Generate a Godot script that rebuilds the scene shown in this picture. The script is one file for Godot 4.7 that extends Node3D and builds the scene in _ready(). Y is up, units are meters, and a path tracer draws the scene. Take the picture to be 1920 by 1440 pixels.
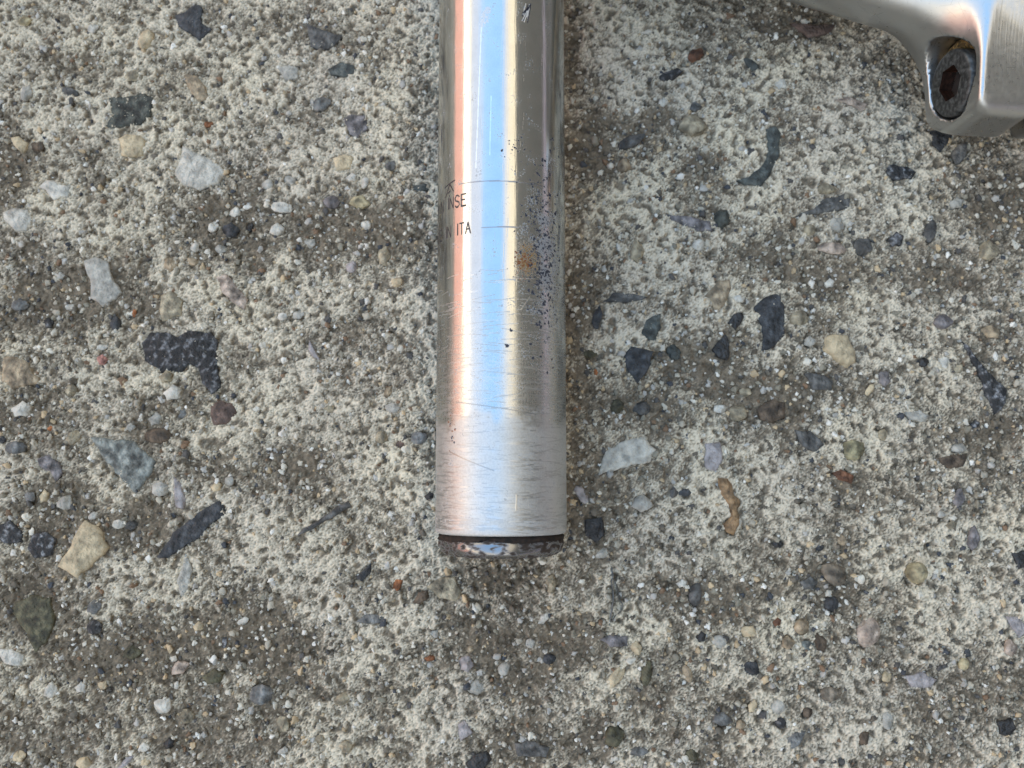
extends Node3D
# Close-up of the lower end of an aluminium quill stem lying on weathered exposed-aggregate concrete, in open shade.
# Lengths below are millimetres (MM turns them into metres); y is up, the picture's bottom edge is towards +z.

const MM := 0.001
const TONE := {
	"slate": Vector3(.066, .070, .076), "slatem": Vector3(.075, .083, .105), "charcoal": Vector3(.034, .034, .035), "gslate": Vector3(.10, .112, .103), "dgreen": Vector3(.085, .09, .075),
	"dgray": Vector3(.125, .122, .115), "gray": Vector3(.22, .22, .21), "bgray": Vector3(.20, .225, .26), "ggray": Vector3(.27, .285, .26), "lgray": Vector3(.47, .45, .395), "white": Vector3(.66, .63, .55),
	"quartz": Vector3(.58, .55, .475), "cream": Vector3(.60, .49, .32), "tan": Vector3(.42, .33, .22), "buff": Vector3(.42, .36, .25), "yellow": Vector3(.48, .41, .25), "yolive": Vector3(.33, .30, .18),
	"orange": Vector3(.42, .16, .06), "rust": Vector3(.19, .085, .045), "pink": Vector3(.48, .24, .20), "pinkw": Vector3(.52, .42, .34), "brown": Vector3(.13, .095, .065), "brownl": Vector3(.24, .20, .15),
	"brownr": Vector3(.15, .10, .08), "mauve": Vector3(.235, .215, .215), "mauvel": Vector3(.40, .365, .36), "olive": Vector3(.12, .11, .065)}

var rng := RandomNumberGenerator.new()
var pavement: MeshInstance3D
var soil_shades := []        # soiled, eroded patches, and shade painted beside the tube: centre, radii, strength
var chips := []        # stones set in the concrete: tone, flat cut face or not, rise, outline
var gravels := []      # rounded pebbles set in the concrete
var xs := PackedFloat32Array()
var zs := PackedFloat32Array()
var heights := PackedFloat32Array()
var crusts := PackedFloat32Array()
var mask := PackedByteArray()
const MX := 560
const MZ := 420
var stone_mats := {}
var pebble_shapes := []
var stone_grain: Texture2D
var pale_grain: Texture2D
var stone_relief: Texture2D

func _ready():
	rng.seed = 41
	# ---- camera, sky, sun, exposure
	var cam := Camera3D.new()
	cam.name = "camera"
	var tau := deg_to_rad(9.0)
	var look := Vector3(0, -cos(tau), -sin(tau))
	cam.position = -look * 0.178
	cam.basis = Basis(Vector3.RIGHT, Vector3(0, sin(tau), -cos(tau)), -look)
	cam.keep_aspect = Camera3D.KEEP_HEIGHT
	cam.near = 0.01
	cam.far = 400.0
	var lens := CameraAttributesPhysical.new()
	lens.frustum_focal_length = 30.0     # with the 24 mm high sensor: 43.6 degrees high
	lens.frustum_focus_distance = 0.163
	lens.exposure_aperture = 21.0
	lens.frustum_near = 0.01
	lens.frustum_far = 400.0
	cam.attributes = lens
	cam.fov = 43.6
	add_child(cam)
	cam.current = true
	var env := Environment.new()
	env.background_mode = Environment.BG_SKY
	env.sky = Sky.new()
	env.sky.sky_material = sky_material()
	env.tonemap_mode = Environment.TONE_MAPPER_LINEAR
	env.tonemap_exposure = 2.5
	env.sdfgi_enabled = true
	env.ssao_enabled = true
	env.ssil_enabled = true
	var we := WorldEnvironment.new()
	we.name = "environment"
	we.environment = env
	add_child(we)
	var sun := DirectionalLight3D.new()
	sun.name = "sun"
	sun.light_energy = 1.2
	sun.light_color = Color(1.0, 0.93, 0.82)
	sun.light_angular_distance = 0.5
	sun.shadow_enabled = true
	var to_sun := Vector3(0.62, 0.80, 0.10).normalized()
	add_child(sun)
	sun.basis = Basis.looking_at(-to_sun, Vector3.UP)
	# ---- the setting
	lay_out()
	walls()
	build_pavement()
	build_ground()
	stones()
	sand()
	# ---- things
	stem()
	loose_things()

# ------------------------------------------------------------------ helpers
func tag(o, label := "", category := "", group := "", kind := ""):
	if label: o.set_meta("label", label)
	if category: o.set_meta("category", category)
	if group: o.set_meta("group", group)
	if kind: o.set_meta("kind", kind)

func put(called: String, mesh: Mesh, mat: Material, parent: Node) -> MeshInstance3D:
	var o := MeshInstance3D.new()
	o.name = called
	if parent != self and parent.has_node(NodePath(called)):
		var k := 1
		while parent.has_node(NodePath("%s_%03d" % [called, k])): k += 1
		o.name = "%s_%03d" % [called, k]
	o.mesh = mesh
	if mat: o.material_override = mat
	parent.add_child(o, true)
	return o

func srgb(v: Vector3) -> Color:
	return Color(v.x, v.y, v.z).linear_to_srgb()

func noise(kind: int, wave: float, octaves: int, seed_: int) -> FastNoiseLite:
	var n := FastNoiseLite.new()
	n.noise_type = kind
	n.frequency = 1.0 / wave
	n.seed = seed_
	n.fractal_type = FastNoiseLite.FRACTAL_FBM if octaves > 1 else FastNoiseLite.FRACTAL_NONE
	n.fractal_octaves = octaves
	return n

func noise_texture(n: FastNoiseLite, size: int, low: float, high: float) -> ImageTexture:
	var im: Image = n.get_seamless_image(size, size)
	im.convert(Image.FORMAT_L8)
	var d := im.get_data()
	for i in d.size():
		d[i] = clampi(int(255.0 * lerpf(low, high, d[i] / 255.0)), 0, 255)
	return ImageTexture.create_from_image(Image.create_from_data(size, size, false, Image.FORMAT_L8, d))

func array_mesh(v: PackedVector3Array, n: PackedVector3Array, idx: PackedInt32Array, uv := PackedVector2Array(), col := PackedColorArray()) -> ArrayMesh:
	for q in range(0, idx.size(), 3):            # front faces run clockwise: turn those that do not face their normals
		var fn := (v[idx[q + 2]] - v[idx[q]]).cross(v[idx[q + 1]] - v[idx[q]])
		if fn.dot(n[idx[q]] + n[idx[q + 1]] + n[idx[q + 2]]) < 0.0:
			var w := idx[q + 1]
			idx[q + 1] = idx[q + 2]
			idx[q + 2] = w
	var a := []
	a.resize(Mesh.ARRAY_MAX)
	a[Mesh.ARRAY_VERTEX] = v
	if n.size(): a[Mesh.ARRAY_NORMAL] = n
	if uv.size(): a[Mesh.ARRAY_TEX_UV] = uv
	if col.size(): a[Mesh.ARRAY_COLOR] = col
	a[Mesh.ARRAY_INDEX] = idx
	var m := ArrayMesh.new()
	m.add_surface_from_arrays(Mesh.PRIMITIVE_TRIANGLES, a)
	return m

# ------------------------------------------------------------------ sky and the two walls that the metal mirrors
func sky_material() -> PanoramaSkyMaterial:
	var w := 512
	var h := 256
	var im := Image.create(w, h, false, Image.FORMAT_RGBF)
	var n := noise(FastNoiseLite.TYPE_SIMPLEX_SMOOTH, 0.9, 5, 7)
	for y in h:
		var up := (0.5 - (y + 0.5) / h) * PI
		for x in w:
			var az := ((x + 0.5) / w - 0.5) * TAU
			var d := Vector3(-cos(up) * sin(az), sin(up), cos(up) * cos(az))
			var t := clampf(d.y, 0.0, 1.0)
			var c := Vector3(.74, .74, .70).lerp(Vector3(.25, .46, .75), pow(t, 0.55))
			if d.y > 0.0:
				var px := d.x / (d.y + 0.12)
				var pz := d.z / (d.y + 0.12)
				var k := n.get_noise_2d(px * 0.9, pz * 0.35 + 3.0)
				var gap := exp(-pow((px + 0.13) / 0.24, 2.0))       # the clear lane overhead
				var cover := smoothstep(-0.12, 0.28, k + 0.28 - 0.9 * gap)
				var thick := 0.5 + 0.5 * n.get_noise_2d(px * 2.0 + 9.0, pz * 0.8)
				var warm := clampf(smoothstep(0.60, 0.46, d.y) * smoothstep(0.2, -0.2, px) + smoothstep(0.05, 0.28, px), 0.0, 1.0)     # cloud lit from the sun's side
				var cloud := Vector3(.54, .58, .66).lerp(Vector3(.41, .46, .56), clampf(thick, 0.0, 1.0)).lerp(Vector3(.84, .72, .50).lerp(Vector3(.62, .56, .45), clampf(thick, 0.0, 1.0)), warm)
				cloud *= 1.0 + 1.1 * smoothstep(-1.1, -1.6, px) * smoothstep(0.16, 0.34, d.y)
				c = c.lerp(cloud, cover * clampf(d.y * 5.0, 0.35, 1.0))
			im.set_pixel(x, y, Color(c.x, c.y, c.z))
	var m := PanoramaSkyMaterial.new()
	m.panorama = ImageTexture.create_from_image(im)
	m.energy_multiplier = 1.0
	return m

func walls():
	var wall := BoxMesh.new()
	wall.size = Vector3(0.2, 2.65, 14)
	var m := StandardMaterial3D.new()
	m.albedo_color = srgb(Vector3(.165, .175, .165))
	m.roughness = 0.8
	var o := put("house_wall", wall, m, self)
	o.position = Vector3(1.45, 0.26 + 2.65 / 2, 0)
	tag(o, "tall dark grey house wall that shades the concrete, mirrored in the tube", "wall", "", "structure")
	var base := BoxMesh.new()
	base.size = Vector3(0.26, 0.26, 14)
	var m2 := StandardMaterial3D.new()
	m2.albedo_color = srgb(Vector3(.50, .48, .56))
	m2.roughness = 0.85
	var p := put("plinth", base, m2, o)
	p.position = Vector3(0, -2.65 / 2 - 0.13, 0)
	var brick := BoxMesh.new()
	brick.size = Vector3(0.3, 2.3, 16)
	var m3 := StandardMaterial3D.new()
	m3.albedo_color = srgb(Vector3(.53, .325, .33))
	m3.roughness = 0.9
	var g := put("garden_wall", brick, m3, self)
	g.position = Vector3(-6.2, 1.15, 0)
	tag(g, "sunlit salmon red garden wall, mirrored as a pink stripe in the tube", "wall", "", "structure")

# ------------------------------------------------------------------ concrete
func soil_shade(x: float, z: float, a: float, b: float, s: float): soil_shades.append([x, z, a, b, s])
func chip(tone: String, flat: bool, rise: float, pts: Array): chips.append([tone, flat, rise, pts])
func gravel(tone: String, x: float, z: float, w: float, h: float, turn: float): gravels.append([tone, x, z, w, h, turn])

func lay_out():
	soil_shade(-98, -44, 6.2, 8.2, 1.00)
	soil_shade(-52, -30, 12.2, 6.1, 1.00)
	soil_shade(-32, -29, 15.2, 6.1, 0.80)
	soil_shade(-83, -16, 13.0, 8.0, 0.90)
	soil_shade(-91, -26, 6.1, 4.0, 0.70)
	soil_shade(-88, 7, 10.8, 5.9, 0.60)
	soil_shade(-65, 6, 6.9, 4.9, 0.60)
	soil_shade(-84, 24, 8.7, 5.8, 0.70)
	soil_shade(-69, 26, 7.7, 4.8, 1.00)
	soil_shade(-86, 41, 10.5, 7.6, 0.90)
	soil_shade(-67, 49, 18.0, 5.7, 0.90)
	soil_shade(-50, 48, 12.3, 5.7, 1.00)
	soil_shade(-54, 58, 12.2, 8.4, 0.70)
	soil_shade(-76, 60, 14.0, 7.5, 0.60)
	soil_shade(-44, 45, 9.5, 4.7, 0.80)
	soil_shade(-38, 54, 10.3, 6.6, 0.60)
	soil_shade(4, 46, 12.3, 6.6, 0.90)
	soil_shade(-3, 50, 11.3, 5.7, 0.70)
	soil_shade(15, 23, 6.8, 7.7, 1.00)
	soil_shade(14, -44, 5.1, 11.3, 0.90)
	soil_shade(13, -14, 4.0, 10.0, 0.80)
	soil_shade(23, -51, 9.3, 4.1, 0.70)
	soil_shade(38, -3, 8.9, 5.9, 0.90)
	soil_shade(53, 0, 12.8, 4.4, 0.90)
	soil_shade(59, -22, 16.1, 5.0, 0.80)
	soil_shade(24, 4, 10.8, 4.9, 0.80)
	soil_shade(34, 38, 7.6, 4.8, 0.90)
	soil_shade(57, 36, 8.6, 6.7, 0.70)
	soil_shade(80, -21, 9.1, 5.0, 0.80)
	soil_shade(94, -35, 8.1, 8.1, 1.00)
	soil_shade(90, 7, 6.9, 11.8, 0.70)
	soil_shade(72, 18, 11.7, 4.9, 0.40)
	soil_shade(55, -72, 13.7, 4.2, 0.90)
	soil_shade(61, 49, 10.4, 5.7, 0.60)
	soil_shade(27, 58, 14.1, 5.6, 0.50)
	soil_shade(83, 58, 11.2, 6.6, 0.60)
	soil_shade(8, 63, 14.0, 4.7, 0.70)
	soil_shade(-26, -9, 6.0, 5.0, 0.40)
	soil_shade(-39, 15, 8.8, 3.9, 0.70)
	soil_shade(-57, 16, 5.8, 4.9, 0.60)
	soil_shade(-4, 36, 12.4, 2.4, 0.80)
	soil_shade(-36, -70, 7.3, 4.2, 0.60)
	soil_shade(-66, -63, 4.2, 3.1, 0.30)
	soil_shade(49, 5, 6.9, 4.9, 0.80)
	soil_shade(34, -44, 6.2, 6.2, 0.40)
	soil_shade(-75, 28, 13.5, 4.8, 0.70)
	soil_shade(14, 0, 4.0, 7.9, 0.70)
	soil_shade(21, 28, 5.8, 5.8, 0.40)
	soil_shade(12, -63, 1.5, 14.6, 0.60)  # with the next two: brown stain plus contact shadow painted right of the tube
	soil_shade(12, -28, 1.4, 12.1, 0.60)
	soil_shade(12, 13, 1.8, 15.6, 0.60)
	soil_shade(0, 34, 11.5, 1.9, 0.60)  # darker strip just below the tube's end
	chip("slate", true, 0.2, [-66.8, -73.7, -64.7, -74.3, -63.4, -75.7, -62.0, -75.9, -61.1, -74.8, -61.8, -73.2, -60.4, -71.4, -59.4, -70.9, -60.3, -69.4, -61.6, -68.2, -62.9, -69.4, -64.5, -70.6, -66.1, -71.4])
	chip("dgreen", false, 0.1, [-78.3, -56.4, -74.7, -56.4, -71.6, -57.5, -69.8, -56.1, -69.8, -52.8, -72.0, -50.6, -76.8, -50.1, -78.4, -50.4, -77.3, -52.8, -77.9, -55.0])
	chip("quartz", false, 0.4, [-64.0, -46.8, -60.4, -45.2, -57.4, -43.6, -55.3, -41.6, -56.7, -39.3, -60.2, -38.0, -63.3, -39.1, -65.0, -41.4])
	chip("tan", false, 0.4, [-64.0, -61.6, -61.6, -61.1, -59.7, -58.9, -59.1, -56.4, -60.9, -55.8, -62.5, -57.5, -63.4, -59.4])
	chip("cream", false, 0.5, [-76.0, -48.1, -74.7, -49.0, -71.9, -48.8, -71.0, -47.4, -71.4, -44.9, -73.4, -44.1, -75.5, -44.7])
	chip("quartz", false, 0.4, [-97.3, -33.4, -94.6, -34.3, -92.1, -34.0, -91.2, -31.8, -92.2, -29.5, -94.3, -29.5, -96.5, -31.8])
	chip("white", false, 0.5, [-90.7, -38.2, -89.4, -39.6, -86.8, -38.8, -84.7, -38.0, -85.1, -36.1, -87.6, -35.6])
	chip("cream", false, 0.6, [-97.0, -48.5, -95.3, -48.5, -93.4, -47.0, -94.3, -45.4, -95.8, -46.0])
	chip("slatem", true, 0.2, [-69.4, -8.0, -67.8, -9.9, -64.8, -9.9, -62.7, -9.0, -60.8, -10.3, -56.3, -9.9, -55.2, -8.0, -55.0, -4.0, -54.0, 0.5, -55.7, 1.8, -57.5, -0.5, -58.6, -3.0, -60.5, -4.0, -61.4, -2.5, -65.3, -2.5, -68.4, -4.5])
	chip("lgray", false, 0.3, [-81.2, -23.4, -79.2, -24.3, -76.6, -23.4, -75.9, -20.3, -73.7, -17.7, -74.6, -16.2, -77.0, -14.7, -79.3, -16.2, -79.9, -19.8])
	chip("buff", false, 0.3, [-66.2, -16.7, -63.7, -17.7, -61.9, -15.7, -62.1, -12.6, -65.4, -11.9, -66.3, -14.1])
	chip("pinkw", false, 0.3, [-55.8, -20.3, -53.8, -20.8, -51.7, -18.3, -49.6, -16.0, -50.0, -13.6, -52.0, -14.7, -54.7, -17.4])
	chip("tan", false, 0.4, [-95.3, -5.2, -92.5, -5.2, -90.7, -4.0, -89.6, -2.0, -88.5, -1.2, -88.7, -0.2, -90.9, 0.2, -93.3, 0.8, -95.7, -0.5])
	chip("ggray", false, 0.2, [-77.4, 9.5, -73.9, 9.7, -69.5, 10.4, -64.9, 14.1, -67.1, 18.2, -68.9, 19.5, -71.5, 16.8, -74.7, 13.4])
	chip("slate", false, 0.3, [-64.3, 31.6, -61.7, 27.4, -57.1, 23.5, -53.3, 21.4, -52.2, 23.7, -55.0, 25.9, -56.8, 28.3, -62.4, 31.6])
	chip("cream", false, 0.8, [-77.7, 25.9, -75.2, 26.9, -73.0, 30.7, -74.8, 33.0, -78.3, 35.9, -81.8, 34.0, -79.8, 30.2, -78.6, 26.9])
	chip("bgray", false, 0.2, [-92.7, 25.9, -90.8, 25.1, -88.2, 27.4, -88.6, 29.1, -91.4, 29.3, -93.5, 27.8])
	chip("bgray", false, 0.2, [-86.7, 27.8, -84.4, 27.2, -82.5, 28.3, -82.8, 31.6, -85.9, 32.1, -87.7, 30.2])
	chip("lgray", false, 0.2, [-59.1, 30.7, -57.5, 33.5, -57.9, 36.3, -59.4, 38.2, -60.3, 35.4])
	chip("olive", false, 0.3, [-88.7, 39.6, -85.9, 38.5, -82.5, 39.1, -81.3, 42.9, -82.4, 46.6, -84.6, 48.4, -86.3, 45.2, -89.0, 41.5])
	chip("white", false, 0.4, [-91.8, 47.5, -89.0, 47.5, -86.8, 48.8, -87.3, 50.5, -90.2, 50.2])
	chip("mauvel", false, 0.5, [-61.8, 16.8, -60.7, 18.2, -59.6, 21.1, -60.0, 23.1, -61.2, 22.6, -61.7, 19.2])
	chip("mauve", false, 0.3, [-86.9, 13.7, -85.2, 12.9, -82.9, 14.4, -82.3, 16.3, -83.1, 17.8, -84.5, 16.3, -86.5, 15.3])
	chip("dgray", false, 0.1, [-40.8, -72.1, -37.8, -70.9, -33.5, -69.5, -34.5, -67.8, -37.6, -66.4, -39.8, -67.2])
	chip("gslate", false, 0.2, [-36.0, -62.4, -33.4, -63.9, -30.8, -63.3, -30.4, -62.0, -32.8, -60.5, -35.4, -61.1])
	chip("lgray", false, 0.3, [-45.8, -62.4, -43.8, -63.3, -41.5, -62.4, -41.6, -60.2, -44.2, -60.0])
	chip("mauve", false, 0.2, [-32.5, -52.1, -31.0, -53.1, -27.9, -52.8, -27.8, -50.1, -29.7, -48.1, -31.4, -49.0])
	chip("cream", false, 0.4, [-34.7, -43.8, -32.3, -44.9, -30.8, -44.1, -31.2, -41.6, -33.8, -41.4])
	chip("mauvel", false, 0.4, [-37.8, -8.5, -36.8, -7.0, -35.7, -4.5, -37.2, -4.8, -37.9, -6.5])
	chip("slate", false, 0.4, [-28.0, 35.4, -26.8, 34.2, -25.2, 32.9, -25.4, 34.2, -26.8, 35.9])
	chip("buff", false, 0.3, [-15.5, 36.8, -12.9, 35.4, -10.5, 34.9, -8.8, 37.7, -10.0, 39.6, -12.9, 38.7])
	chip("gray", false, 0.2, [-28.5, 42.9, -26.2, 41.5, -23.3, 42.2, -22.8, 43.3, -25.2, 43.5])
	chip("brownr", false, 0.3, [-56.1, 4.5, -54.2, 3.2, -52.0, 3.8, -51.1, 5.5, -53.0, 7.5, -55.4, 7.8])
	chip("charcoal", false, 0.4, [-8.2, 67.0, -6.5, 65.5, -4.2, 65.1, -3.7, 66.4, -5.1, 68.2, -7.4, 68.6])
	chip("mauvel", false, 0.4, [-9.5, 60.6, -8.2, 59.9, -6.7, 62.0, -9.1, 63.5])
	chip("gslate", true, 0.2, [49.2, -49.5, 51.1, -50.1, 52.0, -48.5, 51.5, -43.6, 49.6, -39.8, 47.5, -37.7, 44.9, -38.2, 42.7, -38.8, 45.5, -39.8, 48.3, -42.0, 49.6, -44.7, 49.2, -47.7])
	chip("dgray", true, 0.2, [53.8, -32.4, 57.0, -34.0, 60.1, -36.1, 64.3, -36.9, 64.1, -34.0, 61.0, -33.6, 57.9, -32.9])
	chip("mauve", false, 0.2, [29.2, -32.9, 32.5, -32.7, 37.6, -31.6, 37.7, -29.7, 35.0, -29.7, 31.0, -31.3])
	chip("bgray", false, 0.3, [71.5, -41.6, 72.8, -42.7, 75.8, -42.0, 77.5, -40.9, 76.7, -39.8, 73.1, -39.3])
	chip("slate", false, 0.3, [20.7, -6.0, 22.4, -7.5, 26.3, -6.5, 25.8, -4.0, 24.2, -1.5, 23.2, -0.5, 21.8, -3.0])
	chip("slate", false, 0.3, [45.5, -15.0, 48.1, -17.2, 50.6, -17.4, 51.2, -14.1, 50.8, -9.5, 48.7, -7.0, 46.9, -6.5, 46.9, -11.1])
	chip("charcoal", false, 0.3, [40.5, -11.6, 41.8, -13.1, 43.5, -13.6, 43.7, -12.3, 41.9, -10.3])
	chip("charcoal", false, 0.3, [37.3, -6.5, 38.8, -8.0, 40.0, -9.5, 41.0, -7.5, 40.5, -4.2, 38.7, -4.8])
	chip("gslate", false, 0.2, [24.4, -10.1, 25.5, -12.6, 28.0, -13.6, 28.1, -11.1, 26.9, -8.5, 24.9, -8.8])
	chip("dgray", false, 0.1, [17.0, -15.7, 18.6, -17.4, 22.1, -17.2, 25.3, -16.7, 24.0, -16.0, 20.0, -15.5])
	chip("slate", false, 0.2, [15.0, -13.1, 16.5, -14.7, 17.0, -13.1, 16.1, -10.1, 15.2, -10.6])
	chip("tan", false, 0.3, [38.7, -19.8, 41.2, -20.3, 41.4, -18.3, 39.8, -15.2, 38.5, -13.6, 37.1, -16.2, 36.3, -17.0])
	chip("quartz", false, 0.3, [15.6, 17.0, 16.6, 12.9, 20.5, 10.7, 23.5, 9.9, 25.9, 12.4, 24.9, 14.6, 20.5, 15.8])
	chip("mauvel", false, 0.4, [35.4, 10.9, 38.2, 10.4, 38.5, 13.9, 37.0, 16.0, 35.3, 15.3])
	chip("bgray", true, 0.2, [83.8, -8.5, 85.0, -7.5, 88.1, -3.0, 91.3, 0.5, 91.1, 3.0, 88.7, 5.2, 87.7, 2.5, 86.6, -2.0])
	chip("brown", false, 0.4, [45.3, 4.5, 48.3, 2.5, 50.7, 3.5, 50.6, 6.0, 48.1, 7.0, 45.7, 6.5])
	chip("dgray", false, 0.3, [51.8, 8.5, 54.9, 8.5, 57.2, 10.9, 55.7, 12.4, 53.3, 11.4])
	chip("dgray", false, 0.3, [53.9, -2.0, 57.4, -2.0, 59.3, -0.5, 58.7, 1.0, 55.3, 1.0])
	chip("brown", false, 0.3, [78.1, 13.9, 81.1, 12.9, 83.5, 12.9, 82.3, 15.3, 79.4, 15.8])
	chip("rust", false, 0.4, [58.4, 16.3, 60.4, 15.8, 62.8, 17.1, 62.2, 18.5, 59.8, 17.8])
	chip("mauvel", false, 0.2, [69.7, 52.3, 72.6, 51.8, 75.2, 53.0, 73.8, 54.3, 70.5, 54.3])
	chip("mauve", false, 0.3, [15.6, 46.1, 17.5, 45.2, 20.7, 45.4, 20.4, 47.2, 17.5, 47.5])
	chip("gray", true, 0.2, [17.7, 33.0, 18.4, 35.4, 19.1, 37.7, 19.8, 39.6, 18.6, 41.5, 17.1, 42.9, 17.7, 38.7])
	chip("gray", false, 0.3, [48.2, 62.9, 50.0, 61.5, 51.8, 61.7, 50.3, 63.8, 48.9, 64.6])
	chip("dgray", false, 0.2, [0.0, 63.8, 3.7, 63.3, 6.1, 64.6, 5.6, 66.0, 0.5, 66.0])
	chip("brownr", false, 0.3, [54.6, -72.3, 58.8, -71.7, 63.5, -71.7, 61.9, -69.8, 58.2, -69.1])
	chip("slate", false, 0.3, [80.9, -49.5, 83.5, -50.1, 85.0, -48.5, 82.7, -45.2, 81.3, -46.8])
	chip("pinkw", false, 0.3, [62.7, -56.1, 65.3, -56.7, 69.4, -55.0, 68.3, -53.6, 64.2, -55.6])
	chip("mauvel", false, 0.3, [88.0, 41.9, 90.4, 41.9, 92.1, 44.2, 90.5, 45.6, 88.8, 43.8])
	chip("charcoal", false, 0.3, [85.2, 59.7, 87.5, 59.3, 88.3, 61.1, 86.8, 62.4, 85.2, 62.0])
	chip("charcoal", false, 0.3, [89.9, 30.7, 92.8, 30.2, 93.0, 33.0, 91.1, 33.5])
	chip("charcoal", false, 0.2, [13.0, 24.5, 16.4, 24.0, 16.9, 27.4, 15.4, 28.8, 13.5, 27.4])
	gravel("yellow", -95.8, -72.3, 2.52, 1.89, -10)
	gravel("lgray", -94.4, -57.2, 2.28, 3.11, 20)
	gravel("cream", -71.8, -68.7, 2.30, 3.98, 15)
	gravel("white", -82.4, -70.8, 1.89, 1.89, 0)
	gravel("buff", -74.2, -61.1, 2.71, 2.08, 0)
	gravel("dgray", -86.2, -57.8, 2.91, 1.45, 20)
	gravel("orange", -58.8, -51.0, 1.65, 1.24, 0)
	gravel("brown", -91.5, -46.3, 2.88, 2.26, 0)
	gravel("slate", -53.4, -29.7, 3.04, 2.64, 0)
	gravel("charcoal", -50.0, -30.3, 1.42, 1.83, 20)
	gravel("white", -56.9, -30.3, 1.83, 1.83, 0)
	gravel("white", -52.9, -33.4, 2.03, 1.83, 0)
	gravel("white", -44.0, -34.3, 3.46, 2.04, 10)
	gravel("yellow", -29.0, -35.2, 4.07, 2.65, 15)
	gravel("mauve", -34.4, -35.3, 3.06, 2.24, 10)
	gravel("lgray", -46.8, -38.8, 2.25, 1.84, 0)
	gravel("lgray", -42.6, -39.5, 2.45, 1.84, 20)
	gravel("white", -30.7, -40.0, 1.84, 1.43, 0)
	gravel("white", -28.1, -39.0, 1.63, 2.25, 20)
	gravel("white", -44.6, -29.7, 2.84, 2.43, 0)
	gravel("gray", -36.8, -54.8, 3.11, 2.69, 0)
	gravel("white", -60.1, -26.3, 1.62, 1.82, 0)
	gravel("white", -57.8, -25.5, 1.21, 1.01, 0)
	gravel("lgray", -55.3, -26.0, 2.02, 1.62, 30)
	gravel("lgray", -38.4, -27.1, 2.43, 1.82, 0)
	gravel("white", -27.8, -30.8, 2.03, 1.62, 30)
	gravel("buff", -24.2, -24.5, 2.22, 3.43, 10)
	gravel("gslate", -17.4, -38.2, 2.86, 1.63, 0)
	gravel("gray", -23.3, -42.5, 2.05, 1.84, 0)
	gravel("lgray", -40.0, -13.1, 2.00, 1.60, 0)
	gravel("white", -43.0, -12.9, 1.60, 1.40, 0)
	gravel("mauvel", -30.2, -22.4, 2.01, 2.01, 20)
	gravel("cream", -21.6, -19.3, 2.21, 1.61, 0)
	gravel("tan", -22.9, 1.5, 1.18, 2.17, 30)
	gravel("buff", -33.9, 4.5, 2.16, 1.57, 30)
	gravel("lgray", -21.9, 4.5, 2.56, 1.77, 0)
	gravel("buff", -24.0, 9.9, 1.96, 2.15, 0)
	gravel("brownr", -20.5, 10.9, 1.57, 2.35, 30)
	gravel("gray", -17.1, 9.9, 2.55, 2.15, 0)
	gravel("charcoal", -15.0, 20.7, 1.55, 1.36, 0)
	gravel("white", -90.5, 4.8, 3.34, 2.56, 5)
	gravel("buff", -81.6, 1.0, 1.78, 2.17, 20)
	gravel("orange", -85.1, 8.2, 1.18, 0.78, -40)
	gravel("buff", -80.6, 10.1, 2.15, 2.55, 20)
	gravel("pink", -76.1, -4.5, 1.79, 1.79, 0)
	gravel("white", -76.5, -7.0, 1.99, 1.19, 0)
	gravel("white", -62.8, 1.7, 2.96, 2.56, 0)
	gravel("buff", -64.1, -1.3, 2.18, 1.98, 0)
	gravel("lgray", -65.8, 6.5, 2.36, 2.16, 0)
	gravel("gray", -60.9, 5.5, 2.16, 1.77, -40)
	gravel("brown", -65.1, 9.5, 4.90, 2.94, 0)
	gravel("lgray", -70.3, 8.0, 1.77, 1.57, 0)
	gravel("lgray", -64.1, 19.2, 2.52, 2.52, 0)
	gravel("lgray", -81.4, 21.8, 2.71, 2.52, 0)
	gravel("cream", -85.3, 20.7, 1.55, 2.13, 0)
	gravel("gray", -87.7, 20.9, 2.13, 1.94, 0)
	gravel("lgray", -51.5, 17.9, 1.75, 1.56, 30)
	gravel("cream", -53.9, 19.0, 1.75, 1.75, 0)
	gravel("gray", -90.9, 11.7, 3.13, 2.15, 0)
	gravel("bgray", -93.7, 10.4, 1.37, 1.37, 0)
	gravel("slate", -74.3, -11.6, 2.00, 2.39, 0)
	gravel("orange", -71.0, -13.6, 0.80, 1.40, 0)
	gravel("tan", -64.5, -22.9, 2.42, 2.62, 10)
	gravel("tan", -60.5, -23.4, 2.22, 1.61, 20)
	gravel("lgray", -85.5, -20.8, 1.81, 1.41, 0)
	gravel("gray", -92.6, -15.2, 2.60, 2.00, 0)
	gravel("white", -83.2, -14.7, 2.00, 1.20, 0)
	gravel("bgray", -86.8, -11.6, 1.80, 1.80, 0)
	gravel("lgray", -76.2, 24.2, 1.74, 1.35, -30)
	gravel("white", -71.4, 25.6, 1.93, 1.54, 0)
	gravel("dgray", -69.1, 25.9, 2.32, 1.93, 0)
	gravel("gray", -74.6, 40.5, 2.29, 2.10, 0)
	gravel("bgray", -74.3, 43.8, 2.66, 2.28, 10)
	gravel("olive", -67.6, 48.4, 3.40, 2.46, 0)
	gravel("pinkw", -58.8, 50.9, 3.40, 2.26, -20)
	gravel("white", -61.4, 57.5, 3.38, 2.81, 0)
	gravel("buff", -57.1, 59.0, 2.25, 2.25, 20)
	gravel("charcoal", -60.1, 63.8, 1.68, 1.68, 0)
	gravel("white", -64.3, 64.4, 2.05, 1.68, 0)
	gravel("cream", -64.1, 66.9, 1.67, 1.49, 0)
	gravel("white", -81.3, 54.8, 2.44, 2.82, 0)
	gravel("white", -76.2, 54.3, 1.88, 1.69, 0)
	gravel("cream", -72.3, 54.0, 1.69, 1.51, 0)
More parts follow.
